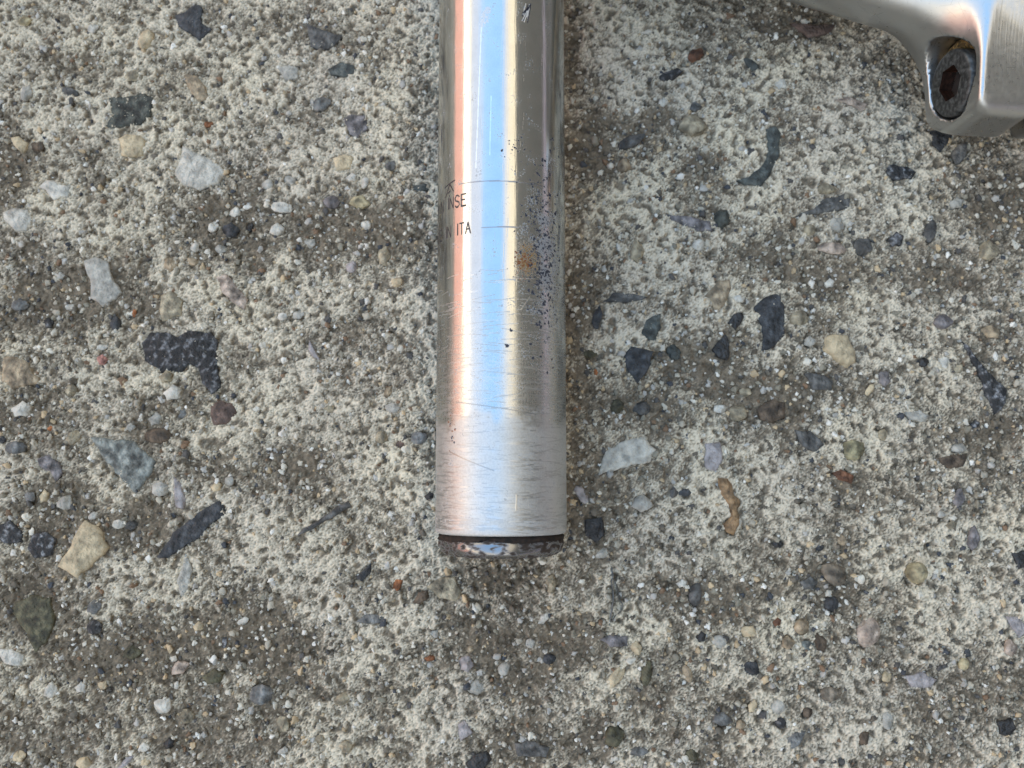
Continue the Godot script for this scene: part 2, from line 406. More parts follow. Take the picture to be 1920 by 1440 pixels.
	gravel("cream", -86.1, 66.0, 2.05, 1.67, 0)
	gravel("cream", -74.8, 66.9, 2.42, 1.86, 0)
	gravel("olive", -52.8, 52.5, 3.39, 2.26, 0)
	gravel("white", -48.0, 42.9, 2.28, 1.33, -30)
	gravel("bgray", -51.2, 46.6, 0.95, 2.08, 0)
	gravel("white", -59.3, 53.9, 0.94, 1.32, 0)
	gravel("mauvel", -67.4, 66.9, 0.93, 3.16, 50)
	gravel("cream", -56.0, 43.8, 1.71, 1.52, 0)
	gravel("gray", -44.2, 55.2, 3.38, 3.20, 0)
	gravel("buff", -30.0, 56.3, 2.63, 1.88, -20)
	gravel("buff", -40.2, 60.6, 2.62, 2.99, 0)
	gravel("buff", -28.9, 64.2, 2.05, 1.86, 0)
	gravel("cream", -34.0, 50.0, 0.76, 1.13, 0)
	gravel("orange", -20.6, 36.6, 1.53, 2.49, 25)
	gravel("brown", -16.2, 38.7, 2.67, 1.72, -30)
	gravel("orange", -14.6, 49.3, 1.70, 0.94, 0)
	gravel("tan", -7.6, 47.7, 1.51, 1.32, 0)
	gravel("lgray", -13.8, 45.2, 1.71, 1.52, 0)
	gravel("mauvel", -8.0, 50.2, 2.45, 2.45, 20)
	gravel("lgray", -1.4, 51.1, 1.89, 2.45, 30)
	gravel("lgray", -6.1, 54.3, 2.82, 2.82, 0)
	gravel("lgray", -40.0, 65.1, 2.05, 1.30, -30)
	gravel("buff", -33.6, 62.9, 1.68, 1.31, 0)
	gravel("buff", 7.1, 36.3, 1.72, 3.06, 10)
	gravel("white", 5.7, 42.4, 2.28, 1.33, -40)
	gravel("lgray", 16.3, 30.9, 2.50, 1.73, -20)
	gravel("lgray", 3.3, 46.6, 1.52, 1.52, 0)
	gravel("cream", 22.2, 47.5, 1.70, 2.27, 0)
	gravel("cream", 18.4, 52.5, 1.88, 4.15, 30)
	gravel("olive", 23.8, 51.8, 1.70, 4.15, 10)
	gravel("tan", 31.1, 51.8, 1.51, 2.83, -20)
	gravel("slate", 6.6, 49.3, 1.89, 1.70, 0)
	gravel("olive", 18.0, 62.6, 2.99, 3.36, 0)
	gravel("olive", 31.6, 65.7, 2.23, 1.86, 0)
	gravel("gray", 22.3, 65.1, 3.35, 1.68, 0)
	gravel("charcoal", 33.7, 45.6, 1.52, 1.71, 0)
	gravel("lgray", 37.0, 46.4, 2.65, 2.08, 0)
	gravel("cream", 42.2, 44.7, 2.66, 2.09, 0)
	gravel("cream", 42.4, 57.5, 1.31, 2.06, 15)
	gravel("gray", 37.0, 59.7, 3.56, 2.25, 10)
	gravel("tan", 40.2, 60.6, 1.87, 1.68, 0)
	gravel("white", 30.6, 36.3, 1.72, 1.34, 0)
	gravel("dgray", 32.9, 38.2, 2.29, 3.82, 5)
	gravel("slate", 42.5, 51.1, 2.83, 2.64, 0)
	gravel("bgray", 31.2, -61.1, 4.79, 1.87, -20)
	gravel("tan", 21.5, -42.5, 2.66, 3.28, 20)
	gravel("white", 29.5, -55.6, 2.07, 1.86, 0)
	gravel("gray", 35.7, -54.5, 2.28, 2.07, 0)
	gravel("gslate", 46.9, -63.3, 3.55, 1.67, 45)
	gravel("white", 52.5, -59.4, 2.49, 2.49, 0)
	gravel("dgray", 23.2, -47.4, 5.14, 2.06, -20)
	gravel("buff", 23.7, -25.5, 2.83, 4.44, 0)
	gravel("white", 35.4, -26.8, 2.22, 2.22, 0)
	gravel("dgreen", 40.1, -31.8, 3.05, 3.45, 0)
	gravel("pinkw", 60.6, -26.1, 5.05, 2.22, 5)
	gravel("dgray", 66.7, -26.3, 3.44, 3.44, 0)
	gravel("lgray", 61.9, -30.6, 2.64, 2.64, 30)
	gravel("buff", 60.2, -37.7, 3.67, 2.04, 5)
	gravel("buff", 56.6, -29.7, 2.23, 1.82, 0)
	gravel("bgray", 72.8, -27.6, 2.63, 2.43, 0)
	gravel("buff", 90.4, -25.5, 4.04, 3.84, 0)
	gravel("lgray", 85.0, -35.0, 2.44, 2.04, 0)
	gravel("dgray", 79.6, -29.5, 2.23, 4.05, 15)
	gravel("white", 60.0, -19.3, 1.81, 1.61, 0)
	gravel("buff", 53.9, -12.6, 3.40, 2.60, 0)
	gravel("lgray", 55.7, -8.0, 2.39, 1.99, 0)
	gravel("charcoal", 76.6, -4.0, 1.59, 1.59, 0)
	gravel("white", 80.5, -4.2, 1.98, 2.18, 0)
	gravel("buff", 83.2, -3.0, 1.58, 2.18, 20)
	gravel("mauve", 80.6, -11.6, 2.99, 2.59, 20)
	gravel("tan", 89.7, -9.9, 3.39, 2.19, 0)
	gravel("mauve", 69.2, -1.0, 2.37, 2.57, 30)
	gravel("cream", 66.3, 1.0, 0.99, 2.37, 35)
	gravel("lgray", 74.7, 6.0, 3.93, 1.97, 15)
	gravel("bgray", 85.6, 7.5, 1.57, 1.37, 0)
	gravel("yolive", 62.5, 12.1, 3.32, 3.52, 0)
	gravel("buff", 68.1, 9.5, 1.57, 1.96, 0)
	gravel("lgray", 82.1, 11.9, 2.54, 1.76, 0)
	gravel("mauve", 81.4, 21.1, 2.13, 3.49, 15)
	gravel("gslate", 30.3, -6.0, 2.38, 2.78, 0)
	gravel("olive", 14.7, -5.7, 2.38, 1.59, 10)
	gravel("orange", 15.6, -2.3, 0.79, 1.19, 0)
	gravel("lgray", 23.7, 22.1, 3.87, 2.91, 10)
	gravel("mauvel", 12.6, 20.2, 1.55, 3.49, -35)
	gravel("white", 38.4, 4.5, 1.97, 1.57, 0)
	gravel("buff", 41.8, 5.5, 3.34, 3.15, 0)
	gravel("buff", 43.4, 1.5, 2.37, 1.58, 0)
	gravel("slate", 31.5, 20.0, 2.13, 1.36, 0)
	gravel("olive", 19.5, 4.0, 1.97, 2.56, 20)
	gravel("dgray", 24.1, 4.5, 2.95, 2.56, 0)
	gravel("white", 42.8, -16.2, 1.80, 1.40, 0)
	gravel("gray", 86.3, -45.2, 2.26, 4.72, 25)
	gravel("charcoal", 48.1, 29.3, 1.73, 1.35, 10)
	gravel("tan", 59.7, 28.5, 1.54, 1.73, -30)
	gravel("bgray", 55.6, 30.0, 1.54, 1.15, 0)
	gravel("brownl", 57.9, 34.5, 4.41, 3.64, 35)
	gravel("gray", 53.4, 36.3, 2.68, 2.10, 10)
	gravel("slate", 57.2, 39.9, 2.67, 2.48, 0)
	gravel("rust", 47.3, 43.0, 1.33, 1.33, 0)
	gravel("tan", 51.6, 43.8, 2.66, 2.66, 0)
	gravel("tan", 49.1, 46.6, 2.46, 2.27, 0)
	gravel("brown", 54.9, 46.6, 2.27, 3.22, -20)
	gravel("ggray", 52.6, 47.0, 2.08, 1.70, 0)
	gravel("pinkw", 63.6, 44.7, 3.99, 4.74, 20)
	gravel("slate", 80.9, 48.4, 1.13, 1.51, 0)
	gravel("yellow", 80.1, 50.2, 1.89, 1.89, 0)
	gravel("cream", 66.4, 52.5, 1.51, 1.70, 0)
	gravel("brownl", 56.1, 55.2, 3.20, 2.26, 0)
	gravel("bgray", 47.2, 60.2, 1.87, 1.68, 0)
	gravel("lgray", 46.9, 57.5, 2.81, 2.25, 0)
	gravel("brown", 52.0, 58.4, 1.50, 1.69, 0)
	gravel("brown", 61.6, 62.9, 1.68, 2.43, 20)
	gravel("lgray", 66.0, 59.7, 1.68, 2.81, 0)
	gravel("mauve", 83.3, 28.3, 2.31, 4.24, 10)
	gravel("buff", 79.6, 25.9, 1.74, 1.35, 0)
	gravel("lgray", 77.8, 24.0, 1.55, 1.35, 0)
	gravel("pinkw", 88.5, 47.5, 2.46, 2.84, 0)

func cell(x: float, z: float) -> int:      # cell of the 0.4 mm mask of what the stones cover
	var i := int((x + 112.0) / 0.4)
	var j := int((z + 84.0) / 0.4)
	return j * MX + i if i >= 0 and j >= 0 and i < MX and j < MZ else -1

func outline(c) -> PackedVector2Array:
	var p := PackedVector2Array()
	for k in range(0, c[3].size(), 2):
		p.append(Vector2(c[3][k], c[3][k + 1]))
	return p

func dirt_shade_at(x: float, z: float) -> float:
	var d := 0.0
	for s in soil_shades:
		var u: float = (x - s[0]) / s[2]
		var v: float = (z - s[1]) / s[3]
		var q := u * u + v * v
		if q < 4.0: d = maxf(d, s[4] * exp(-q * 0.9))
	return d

func build_pavement():
	# what the stones cover
	mask.resize(MX * MZ)
	var edge := noise(FastNoiseLite.TYPE_SIMPLEX, 1.8, 2, 17)
	for c in chips:
		var p := outline(c)
		var box := Rect2(p[0], Vector2.ZERO)
		var mid := Vector2.ZERO
		for q in p:
			box = box.expand(q)
			mid += q / p.size()
		var z := box.position.y
		while z < box.end.y:
			var x := box.position.x
			while x < box.end.x:
				var k := cell(x, z)
				if k >= 0 and Geometry2D.is_point_in_polygon(mid + (Vector2(x, z) - mid) * (1.04 + 0.28 * edge.get_noise_2d(x, z)), p): mask[k] = 1
				x += 0.2
			z += 0.2
	for g in gravels:
		var r: float = maxf(g[3], g[4]) * 0.5
		var z: float = g[2] - r
		while z < g[2] + r:
			var x: float = g[1] - r
			while x < g[1] + r:
				var q := Vector2(x - g[1], z - g[2]).rotated(-deg_to_rad(g[5]))
				if pow(q.x / g[3], 2) + pow(q.y / g[4], 2) < 0.2:
					var k := cell(x, z)
					if k >= 0: mask[k] = 2
				x += 0.2
			z += 0.2
	# a coarse map of the soiled and shade-painted patches, read with interpolation below
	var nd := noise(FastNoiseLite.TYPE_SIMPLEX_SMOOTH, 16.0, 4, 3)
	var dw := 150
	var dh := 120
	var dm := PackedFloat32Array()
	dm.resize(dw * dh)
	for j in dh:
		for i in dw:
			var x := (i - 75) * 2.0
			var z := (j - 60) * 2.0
			dm[j * dw + i] = clampf(dirt_shade_at(x, z) * 0.95 + nd.get_noise_2d(x, z) * 0.6 + 0.06, 0.0, 1.15)
	# grid lines: 0.2 mm apart where the photograph looks, wider and wider beyond
	for side in 2:
		var lo := -104.0 if side == 0 else -80.0
		var hi := 104.0 if side == 0 else 71.0
		var line: Array[float] = []
		var p := lo
		while p < hi:
			line.append(p)
			p += 0.198
		var step := 0.25
		var fine := hi + 55.0
		while p < 400.0:
			line.append(p)
			step = minf(step * 1.1, 0.7) if p < fine else step * 1.12
			p += step
		line.append(400.0)
		step = 0.25
		p = lo - step
		fine = lo - 55.0
		while p > -400.0:
			line.push_front(p)
			step = minf(step * 1.1, 0.7) if p > fine else step * 1.12
			p -= step
		line.push_front(-400.0)
		if side == 0: xs = PackedFloat32Array(line)
		else: zs = PackedFloat32Array(line)
	var nx := xs.size()
	var nz := zs.size()
	var nb := noise(FastNoiseLite.TYPE_SIMPLEX, 2.1, 3, 11)
	var nc := noise(FastNoiseLite.TYPE_SIMPLEX, 0.6, 2, 12)
	var ne := noise(FastNoiseLite.TYPE_SIMPLEX, 0.82, 2, 13)
	var ng := noise(FastNoiseLite.TYPE_CELLULAR, 1.15, 1, 14)
	ng.cellular_return_type = FastNoiseLite.RETURN_DISTANCE
	var nv := noise(FastNoiseLite.TYPE_CELLULAR, 1.15, 1, 14)
	nv.cellular_return_type = FastNoiseLite.RETURN_CELL_VALUE
	var np := noise(FastNoiseLite.TYPE_SIMPLEX, 3.4, 2, 16)
	var nl := noise(FastNoiseLite.TYPE_SIMPLEX, 7.0, 3, 18)
	var nh := noise(FastNoiseLite.TYPE_SIMPLEX_SMOOTH, 30.0, 2, 15)
	heights.resize(nx * nz)
	crusts.resize(nx * nz)
	var v := PackedVector3Array()
	var nrm := PackedVector3Array()
	var col := PackedColorArray()
	v.resize(nx * nz)
	nrm.resize(nx * nz)
	col.resize(nx * nz)
	for j in nz:
		var z := zs[j]
		var fj := clampf(z * 0.5 + 60.0, 0.0, dh - 1.001)
		var j0 := int(fj)
		var tj := fj - j0
		for i in nx:
			var x := xs[i]
			var fi := clampf(x * 0.5 + 75.0, 0.0, dw - 1.001)
			var i0 := int(fi)
			var ti := fi - i0
			var o := j0 * dw + i0
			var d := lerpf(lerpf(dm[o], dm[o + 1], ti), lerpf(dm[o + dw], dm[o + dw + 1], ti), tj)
			var b := nb.get_noise_2d(x, z)
			var c := nc.get_noise_2d(x, z)
			var e := 1.0 - 2.2 * absf(ne.get_noise_2d(x, z))      # thin ridges of cement paste between the pores
			var g := ng.get_noise_2d(x, z)
			var big := nl.get_noise_2d(x, z)
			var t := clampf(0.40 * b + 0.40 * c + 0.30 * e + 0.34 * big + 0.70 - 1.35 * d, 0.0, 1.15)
			t = smoothstep(-0.08, 1.12, t)
			var pore := smoothstep(0.34, 0.56, np.get_noise_2d(x, z) + 0.25 * c)
			t *= 1.0 - 0.85 * pore
			var bare := 1.0 - t
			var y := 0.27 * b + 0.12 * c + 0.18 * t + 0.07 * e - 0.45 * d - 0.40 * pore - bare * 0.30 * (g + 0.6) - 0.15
			# colour, the tube's painted contact shade coming in through d: pale cement paste, brown-grey worn matrix with sand grains
			var q := nv.get_noise_2d(x, z)
			var wv := nh.get_noise_2d(x, z)
			var r0 := 0.132 + 0.05 * q + 0.04 * c
			var cr := lerpf(r0 * 1.24, 0.665 + 0.10 * c + 0.06 * wv, t)
			var cg := lerpf(r0 * 1.0, 0.582 + 0.10 * c + 0.05 * wv, t)
			var cb := lerpf(r0 * 0.72, 0.448 + 0.09 * c + 0.02 * wv, t)
			var k := cell(x, z)
			if k >= 0 and mask[k]:
				if mask[k] == 2: y -= 0.1
				elif b + 0.8 * c + 0.3 * e < 0.80: y = minf(y, -0.3)        # crumbs of paste stay on the stones
			var n := j * nx + i
			heights[n] = y
			crusts[n] = t
			v[n] = Vector3(x, y, z) * MM
			col[n] = Color(maxf(cr, 0.03), maxf(cg, 0.03), maxf(cb, 0.025))
	for i in nx:                                # the rim meets the flat ground around
		for n in [i, (nz - 1) * nx + i]: v[n].y = 0.0
	for j in nz:
		for n in [j * nx, j * nx + nx - 1]: v[n].y = 0.0
	for j in nz:
		var ja := maxi(j - 1, 0)
		var jb := mini(j + 1, nz - 1)
		for i in nx:
			var ia := maxi(i - 1, 0)
			var ib := mini(i + 1, nx - 1)
			nrm[j * nx + i] = Vector3((heights[j * nx + ia] - heights[j * nx + ib]) / (xs[ib] - xs[ia]), 1.0, (heights[ja * nx + i] - heights[jb * nx + i]) / (zs[jb] - zs[ja])).normalized()
	var idx := PackedInt32Array()
	idx.resize((nx - 1) * (nz - 1) * 6)
	var at := 0
	for j in nz - 1:
		for i in nx - 1:
			var n := j * nx + i
			idx[at] = n
			idx[at + 1] = n + 1
			idx[at + 2] = n + nx
			idx[at + 3] = n + 1
			idx[at + 4] = n + nx + 1
			idx[at + 5] = n + nx
			at += 6
	var m := StandardMaterial3D.new()
	m.vertex_color_use_as_albedo = true
	m.roughness = 0.93
	m.metallic_specular = 0.35
	pavement = put("concrete_pavement", array_mesh(v, nrm, idx, PackedVector2Array(), col), m, self)
	tag(pavement, "weathered grey concrete with pale cement crust, worn brown patches and exposed aggregate", "pavement", "", "structure")

func ground_at(x: float, z: float) -> float:
	var i := clampi(xs.bsearch(x), 1, xs.size() - 2)
	var j := clampi(zs.bsearch(z), 1, zs.size() - 2)
	return heights[j * xs.size() + i]

func crust_at(x: float, z: float) -> float:
	var i := clampi(xs.bsearch(x), 1, xs.size() - 2)
	var j := clampi(zs.bsearch(z), 1, zs.size() - 2)
	return crusts[j * xs.size() + i]

func build_ground():
	var st := SurfaceTool.new()
	st.begin(Mesh.PRIMITIVE_TRIANGLES)
	var a := 0.4
	var b := 150.0
	for r in [[-b, -b, b, -a], [-b, a, b, b], [-b, -a, -a, a], [a, -a, b, a]]:
		var p := [Vector3(r[0], 0, r[1]), Vector3(r[2], 0, r[1]), Vector3(r[2], 0, r[3]), Vector3(r[0], 0, r[3])]
		for k in [0, 1, 2, 0, 2, 3]:
			st.set_normal(Vector3.UP)
			st.add_vertex(p[k])
	var m := StandardMaterial3D.new()
	m.albedo_color = srgb(Vector3(.40, .385, .345))
	m.albedo_texture = noise_texture(noise(FastNoiseLite.TYPE_SIMPLEX, 9.0, 5, 21), 512, 0.4, 1.0)
	m.uv1_triplanar = true
	m.uv1_world_triplanar = true
	m.uv1_scale = Vector3.ONE * 12.0
	m.roughness = 0.95
	var o := put("ground", st.commit(), m, self)
	tag(o, "plain concrete ground running on beyond the close-up", "ground", "", "structure")

# ------------------------------------------------------------------ stones set in the concrete
func stone_mat(tone: String) -> StandardMaterial3D:
	if stone_mats.has(tone): return stone_mats[tone]
	var pale: bool = tone in ["quartz", "white", "lgray", "cream", "mauvel"]
	if stone_grain == null:
		stone_grain = noise_texture(noise(FastNoiseLite.TYPE_SIMPLEX, 70.0, 7, 31), 256, 0.30, 1.15)
		pale_grain = noise_texture(noise(FastNoiseLite.TYPE_SIMPLEX, 70.0, 7, 34), 256, 0.66, 1.1)
		stone_relief = noise_texture(noise(FastNoiseLite.TYPE_SIMPLEX, 30.0, 6, 32), 256, 0.0, 1.0)
	var m := StandardMaterial3D.new()
	m.albedo_color = srgb(TONE[tone] * (1.05 if pale else 1.3))
	m.albedo_texture = pale_grain if pale else stone_grain
	m.uv1_triplanar = true
	m.uv1_world_triplanar = true
	m.uv1_scale = Vector3.ONE * (100.0 if tone in ["slatem", "slate", "bgray", "pinkw"] else 90.0)
	m.roughness = 0.5 if tone in ["quartz", "white", "charcoal", "mauvel"] else 0.72
	m.metallic_specular = 0.5
	m.heightmap_enabled = true
	m.heightmap_texture = stone_relief
	m.heightmap_scale = 0.035
	if tone == "slatem" or tone == "bgray":      # dark stone freckled with pale grains
		var n := noise(FastNoiseLite.TYPE_SIMPLEX, 56.0, 7, 33)
		var im: Image = n.get_seamless_image(256, 256)
		im.convert(Image.FORMAT_L8)
		var d := im.get_data()
		for i in d.size():
			var t := smoothstep(0.40, 0.95, d[i] / 255.0)
			d[i] = int(255.0 * lerpf(0.24, 0.9, t))
		m.albedo_texture = ImageTexture.create_from_image(Image.create_from_data(256, 256, false, Image.FORMAT_L8, d))
		m.albedo_color = srgb(Vector3(.34, .345, .36) if tone == "slatem" else Vector3(.46, .47, .49))
		m.uv1_scale = Vector3.ONE * 110.0
	stone_mats[tone] = m
	return m

func rough_outline(p: PackedVector2Array, step: float, jitter: float) -> PackedVector2Array:
	var out := PackedVector2Array()
	for k in p.size():
		var a := p[k]
		var b := p[(k + 1) % p.size()]
		var n := maxi(1, int(a.distance_to(b) / step))
		for i in n:
			out.append(a.lerp(b, float(i) / n) + Vector2(rng.randf_range(-jitter, jitter), rng.randf_range(-jitter, jitter)))
	return out

func stone_mesh(p: PackedVector2Array, flat: bool, rise: float) -> ArrayMesh:
	# a stone whose outline is p, its broken face a little above the concrete; origin at p's middle
	var mid := Vector2.ZERO
	for q in p: mid += q / p.size()
	var st := SurfaceTool.new()
	st.begin(Mesh.PRIMITIVE_TRIANGLES)
	var area := 0.0
	for k in p.size(): area += p[k].cross(p[(k + 1) % p.size()])
	if area < 0.0: p.reverse()
	var n := p.size()
	var rings := []
	var deep := PackedVector3Array()
	var rim := PackedVector3Array()
	for q in p:
		deep.append(Vector3(q.x - mid.x, -1.1, q.y - mid.y))
		rim.append(Vector3(q.x - mid.x, -0.05 + rng.randf_range(-0.06, 0.1), q.y - mid.y))
	rings = [deep, rim]
	if flat:
		var top := PackedVector3Array()
		var flat_p := PackedVector2Array()
		for k in n:
			var t := (p[(k + 1) % n] - p[(k + n - 1) % n]).normalized()
			var inward := Vector2(-t.y, t.x) * 0.22
			var q := p[k] + inward - mid
			flat_p.append(q)
			top.append(Vector3(q.x, rise + rng.randf_range(-0.08, 0.08), q.y))
		rings.append(top)
		var tri := Geometry2D.triangulate_polygon(flat_p)
		for k in range(0, tri.size(), 3):
			var a := top[tri[k]]
			var b := top[tri[k + 1]]
			var c := top[tri[k + 2]]
			if (b - a).cross(c - a).y > 0.0:
				var s := b
				b = c
				c = s
			for w in [a, b, c]: st.add_vertex(w * MM)
	else:
		for f in [[0.86, 0.75], [0.5, 1.0]]:
			var ring := PackedVector3Array()
			for k in n:
				ring.append(Vector3((p[k].x - mid.x) * f[0], rise * f[1] + rng.randf_range(-0.1, 0.1) * (0.5 + rise), (p[k].y - mid.y) * f[0]))
			rings.append(ring)
		var tip := Vector3(rng.randf_range(-0.3, 0.3), rise * 1.05, rng.randf_range(-0.3, 0.3))
		for k in n:
			for w in [tip, rings[3][k], rings[3][(k + 1) % n]]: st.add_vertex(w * MM)
	for r in rings.size() - 1:
		for k in n:
			var k2 := (k + 1) % n
			for w in [rings[r][k], rings[r + 1][k2], rings[r + 1][k], rings[r][k], rings[r][k2], rings[r + 1][k2]]: st.add_vertex(w * MM)
	st.index()
	st.generate_normals()
	return st.commit()

func round_pebble(seed_: int, rough: float) -> ArrayMesh:
	var n := noise(FastNoiseLite.TYPE_SIMPLEX_SMOOTH, 1.1, 2, seed_)
	var v := PackedVector3Array()
	var idx := PackedInt32Array()
	var rows := 8
	var cols := 12
	for i in rows + 1:
		for j in cols:
			var a := PI * i / rows
			var b := TAU * j / cols
			var d := Vector3(sin(a) * cos(b), cos(a), sin(a) * sin(b))
			v.append(d * (0.5 + rough * n.get_noise_3dv(d * 0.8)) * MM)
	for i in rows:
		for j in cols:
			var p := i * cols + j
			var q := i * cols + (j + 1) % cols
			for k in [p, q, p + cols, q, q + cols, p + cols]: idx.append(k)
	var nn := PackedVector3Array()
	nn.resize(v.size())
	for k in range(0, idx.size(), 3):
		var f := (v[idx[k + 2]] - v[idx[k]]).cross(v[idx[k + 1]] - v[idx[k]])
		if f.dot(v[idx[k]]) < 0.0: f = -f
		for s in 3: nn[idx[k + s]] += f
	for k in nn.size(): nn[k] = nn[k].normalized() if nn[k].length() > 0.0 else v[k].normalized()
	return array_mesh(v, nn, idx)

func stones():
	for k in 9: pebble_shapes.append(round_pebble(50 + k, 0.18 if k < 4 else 0.30))
	for c in chips:
		var p := outline(c)
		var mid := Vector2.ZERO
		for q in p: mid += q / p.size()
		var o := put("embedded_stone", stone_mesh(rough_outline(p, 1.1, 0.22), c[1], c[2]), stone_mat(c[0]), pavement)
		o.position = Vector3(mid.x, 0.0, mid.y) * MM
	for g in gravels:
		var o := put("embedded_pebble", pebble_shapes[rng.randi() % 9], stone_mat(g[0]), pavement)
		var s := minf(g[3], g[4])
		o.basis = Basis(Vector3.UP, -deg_to_rad(g[5])) * Basis.from_scale(Vector3(g[3], s * 0.75, g[4]) * 1.06)
		o.position = Vector3(g[1], ground_at(g[1], g[2]) + 0.02 * s + 0.08, g[2]) * MM

func sand():
	# coarse sand laid bare by wear: thickest in the soiled and shade-painted patches
	var tones := [Vector3(.15, .13, .10), Vector3(.26, .235, .18), Vector3(.44, .40, .32), Vector3(.62, .58, .49), Vector3(.52, .40, .25), Vector3(.09, .085, .08), Vector3(.22, .14, .085), Vector3(.06, .065, .075), Vector3(.44, .42, .38), Vector3(.74, .71, .64)]
	var share := [0.22, 0.40, 0.55, 0.66, 0.72, 0.78, 0.82, 0.85, 0.95, 1.0]
	for shape in 3:
		var where: Array[Transform3D] = []
		var tint := PackedColorArray()
		var tries := 0
		while where.size() < 7000 and tries < 60000:
			tries += 1
			var wide := rng.randf() < 0.12
			var x := rng.randf_range(-170.0, 170.0) if wide else rng.randf_range(-104.0, 104.0)
			var z := rng.randf_range(-140.0, 130.0) if wide else rng.randf_range(-80.0, 71.0)
			var bare := 1.0 - crust_at(x, z)
			if rng.randf() > 0.06 + bare * 0.9: continue
			var k := cell(x, z)
			if k >= 0 and mask[k]: continue
			var s := 0.35 + 0.45 * rng.randf() + 0.85 * pow(rng.randf(), 7.0)
			var b := Basis.from_euler(Vector3(rng.randf() * TAU, rng.randf() * TAU, rng.randf() * TAU)) * Basis.from_scale(Vector3(s, s * rng.randf_range(0.55, 0.9), s * rng.randf_range(0.7, 1.3)))
			where.append(Transform3D(b, Vector3(x, ground_at(x, z) + s * 0.02, z) * MM))
			var u := rng.randf()
			var t := 0
			while share[t] < u: t += 1
			var f := rng.randf_range(0.8, 1.15)
			tint.append(Color(tones[t].x * f, tones[t].y * f, tones[t].z * f))
		var mm := MultiMesh.new()
		mm.transform_format = MultiMesh.TRANSFORM_3D
		mm.use_colors = true
		mm.mesh = round_pebble(70 + shape, 0.4)
		mm.instance_count = where.size()
		for i in where.size():
			mm.set_instance_transform(i, where[i])
			mm.set_instance_color(i, tint[i])
		var m := StandardMaterial3D.new()
		m.vertex_color_use_as_albedo = true
		m.roughness = 0.8
		var o := MultiMeshInstance3D.new()
		o.name = "sand" if shape == 0 else "sand_%03d" % shape
		o.multimesh = mm
		o.material_override = m
		pavement.add_child(o, true)
		o.set_meta("kind", "stuff")

# ------------------------------------------------------------------ the quill stem
# Its own axes: x across, y up, -z along the quill towards the head; the origin is on the quill's axis at its lower end.
var skin_color: Image
var skin_orm: Image
var skin_bump: Image
const SW := 1024
const SH := 1536
const LONG := 128.0
const RAD := 11.1

func dot_skin(arc: float, l: float, color, rough: float, metal: float, bump: float):
	var x := posmod(int((arc / (TAU * RAD) + 0.5) * SW), SW)
	var y := int(l / LONG * SH)
	if y < 0 or y >= SH: return
	if color != null: skin_color.set_pixel(x, y, color)
	skin_orm.set_pixel(x, y, Color(1, rough, metal))
	if bump >= 0.0: skin_bump.set_pixel(x, y, Color(bump, bump, bump))

func score(a0: float, l0: float, a1: float, l1: float, wide: float, color, rough: float, metal: float, bump: float):
	# a line cut into the tube: arc and length in millimetres
	var n := maxi(2, int(Vector2(a1 - a0, l1 - l0).length() / 0.045))
	var across := Vector2(-(l1 - l0), a1 - a0).normalized()
	var m := maxi(0, int(wide / 0.05))
	for i in n + 1:
		var p := Vector2(lerpf(a0, a1, float(i) / n), lerpf(l0, l1, float(i) / n))
		for j in m + 1:
			var q := p + across * ((float(j) / maxi(m, 1) - 0.5) * wide if m > 0 else 0.0)
			dot_skin(q.x, q.y, color, rough, metal, bump)

func word(strokes: Array, a: float, l: float, w: float, h: float, shade := 0.09, wide := 0.17):
	var ink := Color(shade, shade, shade * 1.1).linear_to_srgb()
	for s in strokes:
		for k in range(0, s.size() - 2, 2):
			score(a + s[k] * w, l + s[k + 1] * h, a + s[k + 2] * w, l + s[k + 3] * h, wide, ink, 0.6, 1.0, 0.15)

func blot(arc: float, l: float, size: float, color: Color, rough: float, metal: float):
	var n := rng.randi_range(2, 5)
	for k in n:
		var a := arc + rng.randf_range(-size, size) * 0.6
		var b := l + rng.randf_range(-size, size) * 0.5
		var r := size * rng.randf_range(0.25, 0.6)
		var y := -r
		while y <= r:
			var x := -r
			while x <= r:
				if x * x + y * y < r * r * rng.randf_range(0.5, 1.0): dot_skin(a + x, b + y, color, rough, metal, 0.2)
				x += 0.06
			y += 0.07

